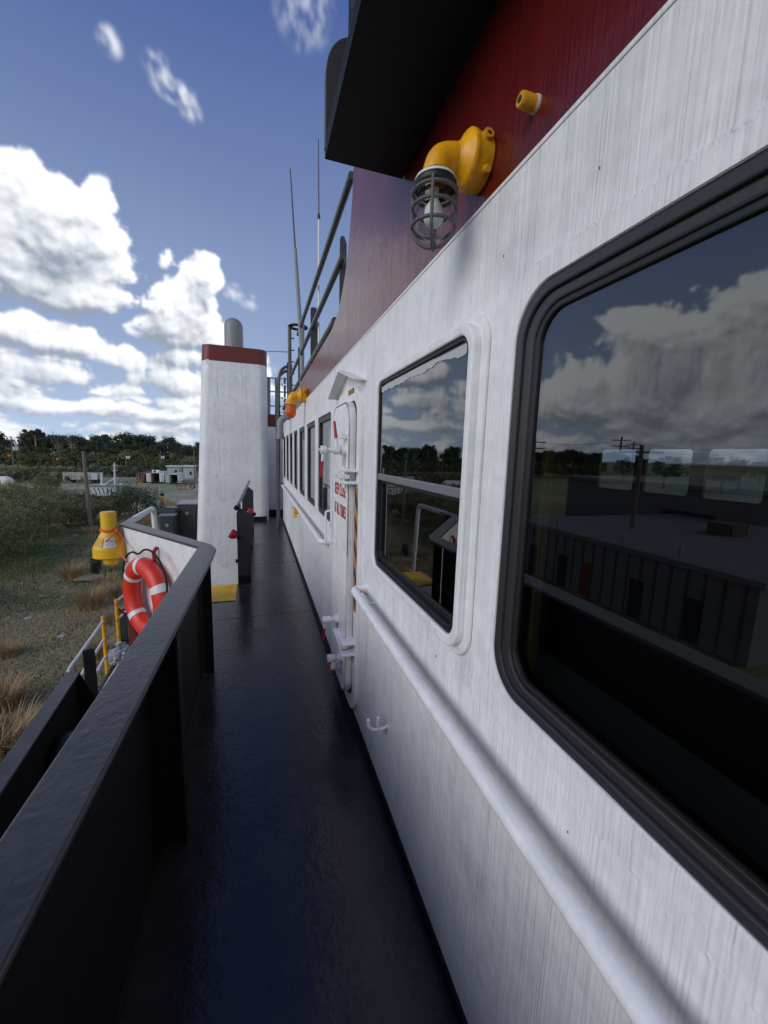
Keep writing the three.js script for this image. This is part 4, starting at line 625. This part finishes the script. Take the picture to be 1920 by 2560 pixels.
  const LB = 'broad grey green bush in the thicket left of the leaning pole', rows = [[-60, 1420, 3.0, 4.6], [10, 1385, 2.8, 4.3], [62, 1352, 2.5, 3.9], [118, 1330, 2.5, 3.8], [172, 1316, 2.4, 3.3], [222, 1306, 2.2, 2.7], [-40, 1330, 4.0, 4.6], [40, 1300, 3.6, 4.2], [110, 1285, 3.4, 3.6], [180, 1275, 3.0, 2.8], [240, 1268, 2.6, 1.9], [-20, 1262, 4.2, 3.8], [70, 1250, 4.0, 3.2], [-130, 1400, 4, 5], [-160, 1300, 5, 5]];
  rows.forEach(([u, v, rx, h], k) => B(u, v, rx, h, TB, 3400, .115, LB, k));
  B(342, 1302, 2.75, 4.7, [[.060, .085, .028], [.075, .10, .032], [.045, .066, .022]], 7500, .10, 'dense round dark green bush behind the bulwark corner', 40);
  B(292, 1292, 1.7, 2.4, TB, 2200, .11, 'low pale bush between the leaning pole and the round bush', 41);
  B(118, 1228, 2.3, 3.2, [[.11, .14, .03], [.13, .15, .04]], 1800, .17, 'small bright yellow green bush rising out of the thicket', 42);
  for (const [u, v, rx, h, k] of [[20, 1205, 6, 3, 1], [80, 1200, 6, 2.6, 2], [130, 1206, 5, 2.2, 3], [195, 1188, 5, 2.4, 4], [262, 1190, 6, 3, 5], [300, 1192, 6, 3.2, 6], [325, 1190, 4, 3, 7], [398, 1178, 5, 3, 8], [440, 1176, 5, 3, 9], [475, 1180, 4, 3, 10]]) B(u, v, rx, h, TL, 1500, .3, 'wild green shrub on the verge in front of the wood', 60 + k);
  // stands of dead grass
  const strawM = std({ vertexColors: true, roughness: .9, side: THREE.DoubleSide });
  const clump = (u, v, r, h, n, label) => { const [x, d] = gp(u, v), Rr = rng(Math.round(u * 7 + v)), pos = [], nor = [], col = []; for (let i = 0; i < n; i++) { const a = Rr() * 6.28, q = r * Math.sqrt(Rr()) * .55, b = V3(Math.cos(a) * q, 0, Math.sin(a) * q), L = h * (.45 + .7 * Rr()), lean = (.25 + .6 * Rr()) * L, a2 = a + (Rr() - .5) * 1.6, s = V3(-Math.sin(a2), 0, Math.cos(a2)).multiplyScalar(.012 + .012 * Rr()), k = .6 + .6 * Rr(), t = [.46 * k, .32 * k, .16 * k]; let p0 = b; for (let m = 1; m <= 4; m++) { const f = m / 4, p1 = b.clone().add(V3(Math.cos(a2) * lean * f * f, L * f * (1 - .28 * f * f), Math.sin(a2) * lean * f * f)), w0 = 1 - (m - 1) / 4, w1 = 1 - f + .05; for (const e of [p0.clone().addScaledVector(s, -w0), p0.clone().addScaledVector(s, w0), p1.clone().addScaledVector(s, w1), p0.clone().addScaledVector(s, -w0), p1.clone().addScaledVector(s, w1), p1.clone().addScaledVector(s, -w1)]) { pos.push(e.x, e.y, e.z); nor.push(0, 1, 0); col.push(...t); } p0 = p1; } }
    const g = new THREE.BufferGeometry(); g.setAttribute('position', new THREE.Float32BufferAttribute(pos, 3)); g.setAttribute('color', new THREE.Float32BufferAttribute(col, 3)); g.computeVertexNormals(); const m = tag(part('dry_grass_clump', g, strawM), label, 'grass clump', 'clumps of tall dead grass'); m.position.set(x, GROUND, -d); };
  const nearD = 'straw coloured dead grass clump beside the black drum', CL = 'tall clump of straw coloured dead grass standing in the green turf';
  clump(180, 1448, 1.0, 1.5, 420, CL); clump(228, 1520, 1.1, 1.5, 520, CL); clump(262, 1470, 1.0, 1.3, 380, nearD); clump(288, 1490, .9, 1.2, 300, CL); clump(305, 1330, 1.6, 1.5, 380, CL); clump(225, 1335, 1.2, 1.0, 260, CL); clump(8, 1770, .9, 1.2, 420, CL); clump(40, 1850, .9, 1.1, 380, CL); clump(-15, 1900, .9, 1.2, 380, CL); clump(20, 1640, .7, .8, 240, CL); clump(255, 1640, .8, .9, 260, CL); clump(285, 1560, .8, 1.1, 260, CL); clump(280, 1640, .8, .9, 240, CL); clump(430, 1262, 2.2, 1.1, 300, 'dead grass clump on the gravel yard near the yellow post'); clump(400, 1290, 2, 1.2, 340, 'dead grass clump on the gravel yard near the yellow post'); clump(370, 1310, 1.6, 1.3, 300, 'dead grass clump on the gravel yard near the yellow post'); clump(455, 1225, 2.5, .9, 300, 'dead grass clump on the gravel yard near the yellow post');
  // short turf
  const bg = new THREE.BufferGeometry(), bp = [], Rb = rng(70); for (let k = 0; k < 7; k++) { const a = Rb() * 6.28, s = V3(-Math.sin(a), 0, Math.cos(a)).multiplyScalar(.011), b = V3((Rb() - .5) * .14, 0, (Rb() - .5) * .14), t = b.clone().add(V3(Math.cos(a) * .07, .05 + .06 * Rb(), Math.sin(a) * .07)); for (const e of [b.clone().sub(s), b.clone().add(s), t]) bp.push(e.x, e.y, e.z); } bg.setAttribute('position', new THREE.Float32BufferAttribute(bp, 3)); bg.setAttribute('normal', new THREE.Float32BufferAttribute(bp.map((_, k) => k % 3 === 1 ? 1 : 0), 3));
  const N = 150000, im = new THREE.InstancedMesh(bg, std({ color: 0xffffff, roughness: .9, side: THREE.DoubleSide }), N), mm = new THREE.Matrix4(), qq = new THREE.Quaternion(), cc = new THREE.Color(), Rg = rng(77); let n = 0;
  while (n < N) { const d = 9 + Math.pow(Rg(), 1.5) * 52, x = -2.9 - Rg() * (d * .72); const dry = nz(x * .09, d * .07, 3) + .6 * nz(x * .31, d * .24, 7) + .35 * nz(x * .9, d * .8, 2), bare = nz(x * .11 + 9, d * .06, 11) + .5 * nz(x * .5, d * .4, 13); if (bare > .25 && Rg() < .55) continue; const s = .55 + .9 * Rg(); qq.setFromAxisAngle(V3(0, 1, 0), Rg() * 6.28); mm.compose(V3(x, GROUND + .10 * nz(x * .12, d * .12) + .05 * nz(x * .4, d * .4, 5) - .01, -d), qq, V3(s, s, s)); im.setMatrixAt(n, mm); const k = .85 + .3 * Rg(), t = sst(.05, .5, dry + (Rg() - .5) * .9); cc.setRGB(mix(.20, .55, t) * k, mix(.245, .44, t) * k, mix(.08, .25, t) * k); im.setColorAt(n, cc); n++; }
  im.name = 'turf'; tag(im, 'short mixed green and dead grass covering the ground beside the vessel', 'grass', null, 'stuff'); scene.add(im);
}
// ---- poles and wires
const woodPole = std({ color: C(.16, .14, .12), roughness: .9, bumpMap: bumpWhite, bumpScale: .01 }), canM = std({ color: C(.62, .65, .66), roughness: .5 });
function utilityPole(label, base, top, d, arms, cans, r = .16) {
  const t = thing('utility_pole', label, 'pole', 'wooden utility poles'); const a = [H(...base, { d })[0], GROUND, d], b = H(...top, { d }); part('pole', rod(a, b, r, r * .68, 10), woodPole, t);
  for (const f of arms) { const y = b[1] - f; part('crossarm', rod([b[0] - 1.15, y, d - .1], [b[0] + 1.15, y, d - .1], .06, .06, 6), woodPole, t); for (const s of [-1.05, -.6, .6, 1.05]) part('insulator', rod([b[0] + s, y + .04, d - .1], [b[0] + s, y + .24, d - .1], .05, .03, 6), canM, t); }
  for (let k = 0; k < cans; k++) part('transformer', rod([b[0] + .35 + k * .55, b[1] - 2.9, d], [b[0] + .35 + k * .55, b[1] - 2.0, d], .24, .24, 12), canM, t);
  seat(t); return b;
}
{
  const p1 = gp(228, 1325);
  const T1 = utilityPole('thick leaning bare wooden pole standing at the edge of the thicket', [228, 1325], [208, 1128], p1[1], [], 0, .20);
  const T2 = utilityPole('utility pole with a crossarm and transformers left of the pine', [33, 1168], [28, 1095], 118, [2.6], 2), T3 = utilityPole('utility pole with stacked crossarms above the yard between the trailer and the containers', [316, 1176], [313, 1123], 138, [1.4, 2.8], 2), T4 = utilityPole('slender utility pole with white transformers behind the open containers', [401, 1172], [401, 1100 + 25], 150, [], 2), T5 = utilityPole('utility pole beside the white shed close to the stack', [486, 1180], [485, 1128], 120, [], 0), T6 = utilityPole('distant utility pole with double crossarms in front of the dark wood', [181, 1172], [179, 1105], 165, [1, 2], 0);
  const G7 = 'wooden utility poles'; // beyond the frame to port, mirrored in the large window
  const far = (x, d, h, label, arms) => { const t = thing('utility_pole', label, 'pole', G7); part('pole', rod([x, GROUND, d], [x, GROUND + h, d], .19, .13, 10), woodPole, t); for (const f of arms) { const q = V3(d, 0, x).normalize(); part('crossarm', rod(V3(x - q.x * 1.3, GROUND + h - f, -d - q.z * 1.3), V3(x + q.x * 1.3, GROUND + h - f, -d + q.z * 1.3), .07, .07, 6), woodPole, t); } seat(t); };
  far(-33, 43, 11.2, 'tall utility pole mirrored in the large window near its far post', [.4, 1.2]); far(-24.5, 21, 9.8, 'utility pole standing in front of the long white building mirrored in the window', [.5]); far(-52, 47, 12.4, 'utility pole with two crossarms mirrored in the window above the building roof', [.5, 1.4]); far(-70, 60, 12.6, 'utility pole mirrored in the window behind the building', [.5, 1.3]); 
  const wire = (a, b, sag, label) => { const A = pt(a), B = pt(b), m = []; for (let k = 0; k <= 16; k++) { const f = k / 16; m.push(A.clone().lerp(B, f).add(V3(0, -sag * 4 * f * (1 - f), 0))); } const t = thing('power_line', label, 'wire', 'overhead wires'); part('wire', pipe(m, .022, 32, false, .5, 5), M.rubber, t); seat(t); return m; };
  const end = H(-20, 1163, { d: 60 });
  const w1 = wire(T1, [end[0], end[1], 60], 1.0, 'sagging overhead wire with orange marker balls running left from the leaning pole');
  const ball = std({ color: C(.62, .12, .04), roughness: .5 });
  for (const [u, v, label] of [[145, 1148, 'orange marker ball on the wire close to the leaning pole'], [24, 1140, 'orange marker ball on the wire beside the transformer pole']]) { const d = 58, a = H(u, v, { d }); const k = thing('marker_ball', label, 'marker ball', 'orange wire marker balls'); part('shell', shiftAll(new THREE.SphereGeometry(.17, 16, 10), a[0], a[1], -a[2]), ball, k); part('clamp', rod([a[0] - .3, a[1], d], [a[0] + .3, a[1], d], .03, .03, 6), M.rubber, k); seat(k); }
  wire(T1, H(272, 1168, { d: 70 }), .6, 'overhead wire running right from the leaning pole towards the yard');
  wire([T2[0], T2[1] - 2.5, T2[2]], [T3[0], T3[1] - 1.3, T3[2]], 1.6, 'overhead wire between the pine side pole and the yard pole'); wire([T3[0], T3[1] - 1.3, T3[2]], [T4[0], T4[1], T4[2]], 1.0, 'overhead wire between the yard pole and the pole behind the containers');
  wire([-33, GROUND + 10.8, 43], [-52, GROUND + 11.9, 47], .5, 'overhead wire mirrored in the window between two tall poles'); wire([-52, GROUND + 11.9, 47], [-90, GROUND + 12, 52], .8, 'overhead wire mirrored in the window above the white building'); wire([-52, GROUND + 11.0, 47], [-90, GROUND + 11, 52], .8, 'lower overhead wire mirrored in the window above the white building');
}
// ---- yard: trailer, containers, sheds, wreck
{
  const rust = std({ map: tex(256, 256, (x, y) => { const r = sst(.5, .66, s1(x, y)) * .9; return [mix(.66, .40, r), mix(.66, .33, r), mix(.62, .26, r)]; }, true, 3), roughness: .75 }), dk = std({ color: C(.02, .02, .02), roughness: .8 }), rustRed = std({ map: tex(256, 256, (x, y) => { const k = .8 + .5 * s1(x, y); return [.42 * k, .17 * k, .12 * k]; }, true, 2.4), roughness: .75 }), conc = std({ color: C(.42, .43, .42), roughness: .8 }), paleRoof = std({ color: C(.55, .57, .58), roughness: .6 });
  // a corrugated wall in the (x, y) plane: real ribs
  const rib = (x0, x1, y0, y1, d, step = .28, dep = .05) => { const gs = []; for (let x = x0; x < x1 - step * .5; x += step) gs.push(box(x, Math.min(x1, x + step * .55), y0, y1, d - dep, d, 0)); return gs; };
  { const a = gp(158, 1208), d = a[1], x0 = a[0], x1 = H(246, 1208, { d })[0], y0 = GROUND + .8, y1 = H(200, 1182, { d })[1]; const t = thing('box_trailer', 'weathered white box trailer parked on legs behind the thicket', 'trailer'); part('box', box(x0, x1, y0, y1, d, d + 2.5, .04), rust, t); for (const g of rib(x0 + .1, x1 - .1, y0 + .1, y1 - .1, d - .002, .62, .04)) part('side_rib', g, rust, t);
    part('chassis', [box(x0 + .3, x1 - .3, y0 - .22, y0 - .01, d + .5, d + 2.0, 0), ...[.3, .42, .55, .78].map(f => rod([mix(x0, x1, f), GROUND, d + .3], [mix(x0, x1, f + .06), y0 - .02, d + .3], .07, .07, 6))], dk, t); for (const f of [.86, .95]) for (const s of [.3, 2.2]) part('wheel', (() => { const g = new THREE.CylinderGeometry(.5, .5, .26, 20); g.rotateX(Math.PI / 2); g.translate(mix(x0, x1, f), GROUND + .5, -d - s); return g; })(), dk, t);
    part('door', box(x1 - 1.4, x1 - .1, y0 + .1, y1 - .1, d - .06, d - .045, 0), std({ color: C(.5, .53, .58), roughness: .6 }), t); seat(t); }
  const cont = (label, u0, u1, v0, v1, m, open, doorM) => { const d = gp((u0 + u1) / 2, v1 + 2)[1], x0 = H(u0, v1, { d })[0], x1 = H(u1, v1, { d })[0], y0 = GROUND + .35, y1 = H(u0, v0, { d })[1], th = .07, L = 9; const t = thing('shipping_container', label, 'container', 'shipping containers side by side in the yard');
    part('roof', box(x0, x1, y1 - th, y1, d, d + L, 0), m, t); part('floor', box(x0, x1, y0, y0 + .14, d, d + L, 0), dk, t); part('side_wall', box(x0, x0 + th, y0 + .141, y1 - th - .001, d, d + L, 0), m, t); part('side_wall', box(x1 - th, x1, y0 + .141, y1 - th - .001, d, d + L, 0), m, t); part('end_wall', box(x0 + th + .001, x1 - th - .001, y0 + .141, y1 - th - .001, d + L - .1, d + L, 0), m, t); part('corner_post', [box(x0 - .01, x0 + .12, y0 - .01, y1 + .01, d - .02, d + .1, 0), box(x1 - .12, x1 + .01, y0 - .01, y1 + .01, d - .02, d + .1, 0)], m, t);
    for (const f of [.08, .92]) part('foot', box(mix(x0, x1, f) - .2, mix(x0, x1, f) + .2, GROUND - .1, y0 - .001, d + .1, d + .6, 0), dk, t);
    const w = (x1 - x0) / 2; for (const s of [0, 1]) { const dr = new THREE.Group(); dr.name = 'door'; t.add(dr); if (!open) { part('panel', [box(x0 + .1 + s * w, x0 + w - .02 + s * (w - .08), y0 + .15, y1 - .1, d - .05, d - .021, 0)], doorM, dr); for (const f of [.3, .7]) part('lock_rod', rod([x0 + w * (s + f), y0 + .2, d - .09], [x0 + w * (s + f), y1 - .15, d - .09], .03, .03, 6), conc, dr); } else { const sx = s ? x1 + w * .86 : x0 - w * .86, ex = s ? x1 : x0; part('panel', box(Math.min(sx, ex) + .01, Math.max(sx, ex) - .01, y0 + .1, y1 - .08, d - .09, d - .05, 0), doorM, dr); part('lock_rod', [rod([mix(sx, ex, .3), y0 + .2, d - .12], [mix(sx, ex, .3), y1 - .15, d - .12], .03, .03, 6), rod([mix(sx, ex, .7), y0 + .2, d - .12], [mix(sx, ex, .7), y1 - .15, d - .12], .03, .03, 6)], conc, dr); } }
    seat(t); return [d, y1, x0, x1]; };
  const wd = std({ map: tex(128, 128, (x, y) => { const k = .78 + .2 * s1(x, y); return [k, k, k * .97]; }, true, 2), roughness: .6 }), gw = std({ color: C(.50, .52, .52), roughness: .6 });
  cont('closed rust red container with white door rods at the left end of the row', 340.5, 362.5, 1184, 1206, rustRed, false, rustRed); const c2 = cont('white container standing open with both doors swung wide', 377, 400.5, 1182, 1207, gw, true, wd); cont('grey container with rust on its roof and its doors open', 424, 446, 1186, 1209, gw, true, gw);
  { const t = thing('air_conditioner', 'white air conditioning unit on the open white container', 'machine'); const d = c2[0] + 1.5, a = H(380, 1175, { d }), b = H(398, 1181, { d }); part('casing', box(a[0], b[0], c2[1], a[1], d, d + 1, .05), wd, t); part('fan_grille', (() => { const g = new THREE.CylinderGeometry(.26, .26, .03, 20); g.rotateX(Math.PI / 2); g.translate(mix(a[0], b[0], .4), mix(c2[1], a[1], .5), -d + .01); return g; })(), dk, t); seat(t); }
  const shed = (label, u0, u1, v0, vb, dd) => { const d = dd, x0 = H(u0, vb, { d })[0], x1 = H(u1, vb, { d })[0], y1 = H(u0, v0, { d })[1]; const t = thing('shed', label, 'shed', 'pale sheds by the road'); part('wall', box(x0, x1, GROUND, y1, d, d + 5, 0), conc, t); part('roof', box(x0 - .4, x1 + .4, y1 + .001, y1 + .35, d - .5, d + 5.4, .05), paleRoof, t); const w = part('window', box(mix(x0, x1, .6), mix(x0, x1, .82), GROUND + 1.0, GROUND + 2.0, d - .05, d - .001, 0), dk, t); part('sill', box(mix(x0, x1, .58), mix(x0, x1, .84), GROUND + .92, GROUND + .99, d - .12, d - .001, 0), paleRoof, w); part('door', box(mix(x0, x1, .2), mix(x0, x1, .32), GROUND, GROUND + 2.1, d - .04, d - .001, 0), gw, t); seat(t); };
  shed('low pale shed with a flat white roof between the shrubs and the wood', 418, 448, 1167, 1176, 135); shed('second white roofed shed close to the stack', 458, 484, 1167, 1178, 128);
  { const t = thing('parked_car', 'small dark car parked on the road in front of the wood', 'car'); const d = 132, a = H(329, 1178, { d }), b = H(344, 1178, { d }), xc = (a[0] + b[0]) / 2, L = 4.4; const y = GROUND + .05; const S = new THREE.Shape([[-2.2, .35], [2.2, .35], [2.2, .78], [1.3, .92], [.75, 1.38], [-.9, 1.42], [-1.5, .98], [-2.15, .9]].map(e => new THREE.Vector2(...e))); const g = new THREE.ExtrudeGeometry(S, { depth: 1.6, bevelEnabled: true, bevelSize: .05, bevelThickness: .08, bevelSegments: 2 }); g.translate(xc, y, -d); part('body', g, std({ color: C(.02, .021, .025), roughness: .25 }), t); part('side_window', (() => { const q = new THREE.ExtrudeGeometry(new THREE.Shape([[-1.2, .98], [1.0, .98], [.62, 1.32], [-.82, 1.34]].map(e => new THREE.Vector2(...e))), { depth: .01, bevelEnabled: false }); q.translate(xc, y, -d + 1.69); return q; })(), phy({ color: C(.02, .025, .03), roughness: .05 }), t); for (const s of [-1.35, 1.35]) for (const z of [.05, 1.55]) part('wheel', (() => { const q = new THREE.CylinderGeometry(.33, .33, .22, 20); q.rotateX(Math.PI / 2); q.translate(xc + s, GROUND + .33, -d + z); return q; })(), dk, t); seat(t); }
  { // salvaged wheelhouse standing in the yard
    const t = thing('wheelhouse_wreck', 'salvaged white wheelhouse with raked windows and a red base standing behind the leaning pole', 'wheelhouse'); const d = gp(250, 1262)[1]; const q = (u, v, dd = d) => H(u, v, { d: dd }); const yR = q(230, 1216)[1], x0 = q(219, 1216)[0], x1 = q(290, 1218)[0], yB = q(240, 1240)[1]; const wm = std({ color: C(.6, .62, .62), roughness: .6 });
    part('roof', box(x0 - .1, x1 + .3, yR, yR + .12, d - .1, d + 3.2, .04), std({ color: C(.25, .25, .24), roughness: .8 }), t); part('lower_wall', box(x0 + .75, x1 - .2, GROUND, yB - .001, d + .25, d + 2.9, .03), rustRed, t); part('back_wall', box(x0 + .7, x1 - .2, yB, yR - .001, d + 2.4, d + 2.5, 0), wm, t);
    { const S = new THREE.Shape([[x0 + .75, yB], [x1 - .2, yB], [x1 + .1, yR - .001], [x0 + .1, yR - .001]].map(e => new THREE.Vector2(...e))); const n = 5, w = (x1 - x0 - 1.2) / n; const quad = k => { const a = x0 + .75 + k * w, sk = mix(-.5, .1, k / n); return [[a + .22, yB + .22], [a + w - .12, yB + .22], [a + w - .12 + sk * .7, yR - .26], [a + .22 + sk * .7, yR - .26]]; }; for (let k = 0; k < n; k++) S.holes.push(new THREE.Path(quad(k).map(e => new THREE.Vector2(...e)))); const g = new THREE.ExtrudeGeometry(S, { depth: .08, bevelEnabled: false }); g.translate(0, 0, -d - .2); part('front_wall', uvm(g), wm, t); for (let k = 0; k < n; k++) { const pg = new THREE.ExtrudeGeometry(new THREE.Shape(quad(k).map(e => new THREE.Vector2(...e))), { depth: .02, bevelEnabled: false }); pg.translate(0, 0, -d - .19); part('window_pane', pg, M.rubber, t); } }
    const m = q(284, 1214), mt = q(282.5, 1157); part('mast', rod([m[0], yR + .12, d + .6], [mt[0], mt[1], d + .6], .13, .10, 10), wm, t); for (const [v, w] of [[1164, .5], [1178, .42], [1196, .55]]) { const y = q(283, v)[1]; part('mast_arm', rod([m[0] - .22, y, d + .6], [m[0] + w, y + .06, d + .6], .05, .05, 6), wm, t); } part('boom', rod([m[0], q(283, 1197)[1], d + .6], [q(255, 1212)[0], yR + .2, d + .6], .08, .08, 8), wm, t); part('vent', [rod([q(249, 1212)[0], yR + .1, d + .8], [q(249, 1182)[0], q(249, 1182)[1], d + .8], .14, .14, 10), box(q(245, 1212)[0], q(262, 1212)[0], yR + .12, yR + .35, d + .4, d + 1.2, .05)], wm, t); part('roof_locker', box(q(292, 1215)[0], q(305, 1215)[0], yR + .12, yR + .36, d + .4, d + 1.4, .06), wm, t); seat(t); }
  { const t = thing('yellow_post', 'yellow painted steel post standing in the yard beyond the cabinets', 'post'); const a = gp(408, 1292), d = a[1], b = H(408, 1240, { d }); part('post', box(a[0] - .16, a[0] + .16, GROUND, b[1], d, d + .25, .02), M.yellow, t); part('cap', box(a[0] - .2, a[0] + .2, b[1], b[1] + .35, d - .03, d + .28, .03), dk, t); seat(t); }
  { const t = thing('stand_pipe', 'pale stand pipe with a dark hose looped over it in the gravel yard', 'pipe'); const a = gp(399, 1240), d = a[1], b = H(399, 1216, { d }); part('pipe', rod([a[0], GROUND, d], [a[0], b[1], d], .11, .11, 10), conc, t); part('hose', pipe([[a[0] - .1, b[1] - .1, d - .2], [a[0] - .5, b[1] - .9, d - .2], [a[0] - .45, GROUND + .3, d - .2], [a[0] - 1.2, GROUND + .05, d - .3], [a[0] - 3.2, GROUND + .06, d - .4]], .06, 40), M.rubber, t); seat(t); }
  { const t = thing('barrow_frame', 'rusty red wheeled frame lying in the yard close to the stack', 'frame'); const a = gp(470, 1222), d = a[1], x = a[0]; const bars = [[[-2.2, .5, 0], [1.6, 1.3, 0]], [[-2.2, .5, .9], [1.6, 1.3, .9]], [[-2.2, .5, 0], [-2.2, 1.5, 0]], [[-.6, .1, 0], [-.3, 1.6, 0]], [[1.0, .1, .4], [1.6, 2.0, .4]], [[-2.2, 1.5, 0], [1.6, 2.0, .4]]]; for (const [p, q] of bars) part('bar', rod([x + p[0], GROUND + p[1], d + p[2]], [x + q[0], GROUND + q[1], d + q[2]], .06, .06, 6), rustRed, t); part('wheel', (() => { const g = new THREE.TorusGeometry(.42, .1, 8, 24); g.translate(x + .9, GROUND + .5, -d); return g; })(), dk, t); seat(t); }
  { const t = thing('gangway', 'pale yellow ramp rails leaning beside the rust red container', 'ramp'); const d = gp(350, 1222)[1]; const a = H(338, 1196, { d }), b = H(356, 1222, { d }); for (const o of [0, .8]) part('rail', rod([a[0] + o, a[1], d], [b[0] + o, GROUND + .05, d], .05, .05, 6), std({ color: C(.45, .34, .16), roughness: .7 }), t); for (let k = 0; k < 5; k++) part('tread', rod([mix(a[0], b[0], k / 5), mix(a[1], GROUND + .05, k / 5), d], [mix(a[0], b[0], k / 5) + .8, mix(a[1], GROUND + .05, k / 5), d], .04, .04, 6), std({ color: C(.45, .34, .16), roughness: .7 }), t); seat(t); }
  { const t = thing('storage_tank', 'white rounded storage tank behind the thicket by the road', 'tank'); const d = 92, a = H(2, 1198, { d }); part('shell', (() => { const g = new THREE.CapsuleGeometry(1.0, 3.4, 10, 24); g.rotateZ(Math.PI / 2); g.translate(a[0] - .8, GROUND + 1.5, -d); return g; })(), wd, t); for (const s of [-1.2, 1.2]) part('saddle', box(a[0] - .8 + s - .2, a[0] - .8 + s + .2, GROUND, GROUND + .8, d - .5, d + .5, .02), conc, t); seat(t); }
  { const t = thing('plastic_drum', 'black plastic drum standing in the dead grass', 'drum'); const a = gp(241, 1430), h = .95; part('body', (() => { const g = new THREE.LatheGeometry([[0, 0], [.29, 0], [.31, .04], [.31, .3], [.33, .33], [.31, .36], [.31, .62], [.33, .65], [.31, .68], [.31, .93], [.28, .95], [.28, .90], [0, .9]].map(e => new THREE.Vector2(...e)), 28); g.translate(a[0], GROUND, -a[1]); return g; })(), dk, t); part('rim', (() => { const g = new THREE.TorusGeometry(.30, .02, 8, 28); g.rotateX(Math.PI / 2); g.translate(a[0], GROUND + .95, -a[1]); return g; })(), dk, t); seat(t); }
  { const a = gp(222, 1450); const S = new THREE.Shape([[-.7, -.35], [.5, -.5], [.75, .2], [-.3, .45]].map(e => new THREE.Vector2(...e))); const g = new THREE.ExtrudeGeometry(S, { depth: .1, bevelEnabled: true, bevelSize: .015, bevelThickness: .015, bevelSegments: 1 }); g.rotateX(-Math.PI / 2 + .05); g.translate(a[0], GROUND + .12, -a[1]); tag(part('wood_slab', uvm(g), std({ color: C(.33, .26, .18), roughness: .9 })), 'flat weathered wooden slab lying beside the black drum', 'board'); }
  const stone = (u, v, s, label) => { const a = gp(u, v), g = new THREE.IcosahedronGeometry(s, 3), p = g.attributes.position; for (let i = 0; i < p.count; i++) { const q = V3().fromBufferAttribute(p, i), n = q.clone().normalize(), k = 1 + .4 * nz(n.x * 2 + u, n.y * 2, n.z * 2); p.setXYZ(i, q.x * k, q.y * k * .35, q.z * k); } g.computeVertexNormals(); const m = tag(part('stone', g, std({ color: C(.5, .49, .46), roughness: .9 })), label, 'stone', 'pale stones in the turf'); m.position.set(a[0], GROUND + .03, -a[1]); };
  for (const [u, v, s] of [[155, 1592, .2], [70, 1547, .16], [45, 1583, .1], [40, 1720, .12], [110, 1590, .09], [115, 1330, .18], [190, 1338, .2]]) stone(u, v, s, 'pale flat stone lying in the grass beside the vessel');
  { // long low building to port, mirrored in the large window
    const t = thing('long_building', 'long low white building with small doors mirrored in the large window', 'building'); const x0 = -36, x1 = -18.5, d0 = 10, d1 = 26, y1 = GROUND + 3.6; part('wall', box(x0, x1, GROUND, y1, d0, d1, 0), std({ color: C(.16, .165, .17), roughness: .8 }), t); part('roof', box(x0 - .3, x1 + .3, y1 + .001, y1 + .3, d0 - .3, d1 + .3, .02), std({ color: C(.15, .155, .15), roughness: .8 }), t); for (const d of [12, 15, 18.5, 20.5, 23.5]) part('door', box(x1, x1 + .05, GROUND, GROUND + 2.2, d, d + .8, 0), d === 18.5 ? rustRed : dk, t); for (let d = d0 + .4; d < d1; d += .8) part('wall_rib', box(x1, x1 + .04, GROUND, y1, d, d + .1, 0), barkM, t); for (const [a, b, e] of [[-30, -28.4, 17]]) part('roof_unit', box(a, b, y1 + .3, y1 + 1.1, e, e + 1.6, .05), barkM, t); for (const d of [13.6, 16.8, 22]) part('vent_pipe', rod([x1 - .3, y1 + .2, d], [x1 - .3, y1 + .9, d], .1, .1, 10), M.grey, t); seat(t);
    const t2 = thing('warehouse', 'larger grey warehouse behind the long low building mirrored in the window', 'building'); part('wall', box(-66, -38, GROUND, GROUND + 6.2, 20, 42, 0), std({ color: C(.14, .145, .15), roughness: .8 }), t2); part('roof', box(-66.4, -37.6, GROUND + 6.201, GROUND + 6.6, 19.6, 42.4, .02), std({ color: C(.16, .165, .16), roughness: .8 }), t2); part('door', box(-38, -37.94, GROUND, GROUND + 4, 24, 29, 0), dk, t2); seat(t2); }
}
const renderer = new THREE.WebGLRenderer({ antialias: true });
renderer.toneMapping = THREE.LinearToneMapping; renderer.toneMappingExposure = EXPOSURE; renderer.outputColorSpace = THREE.SRGBColorSpace;
renderer.shadowMap.enabled = true; renderer.setSize(768, 1024);
renderer.render(scene, camera);
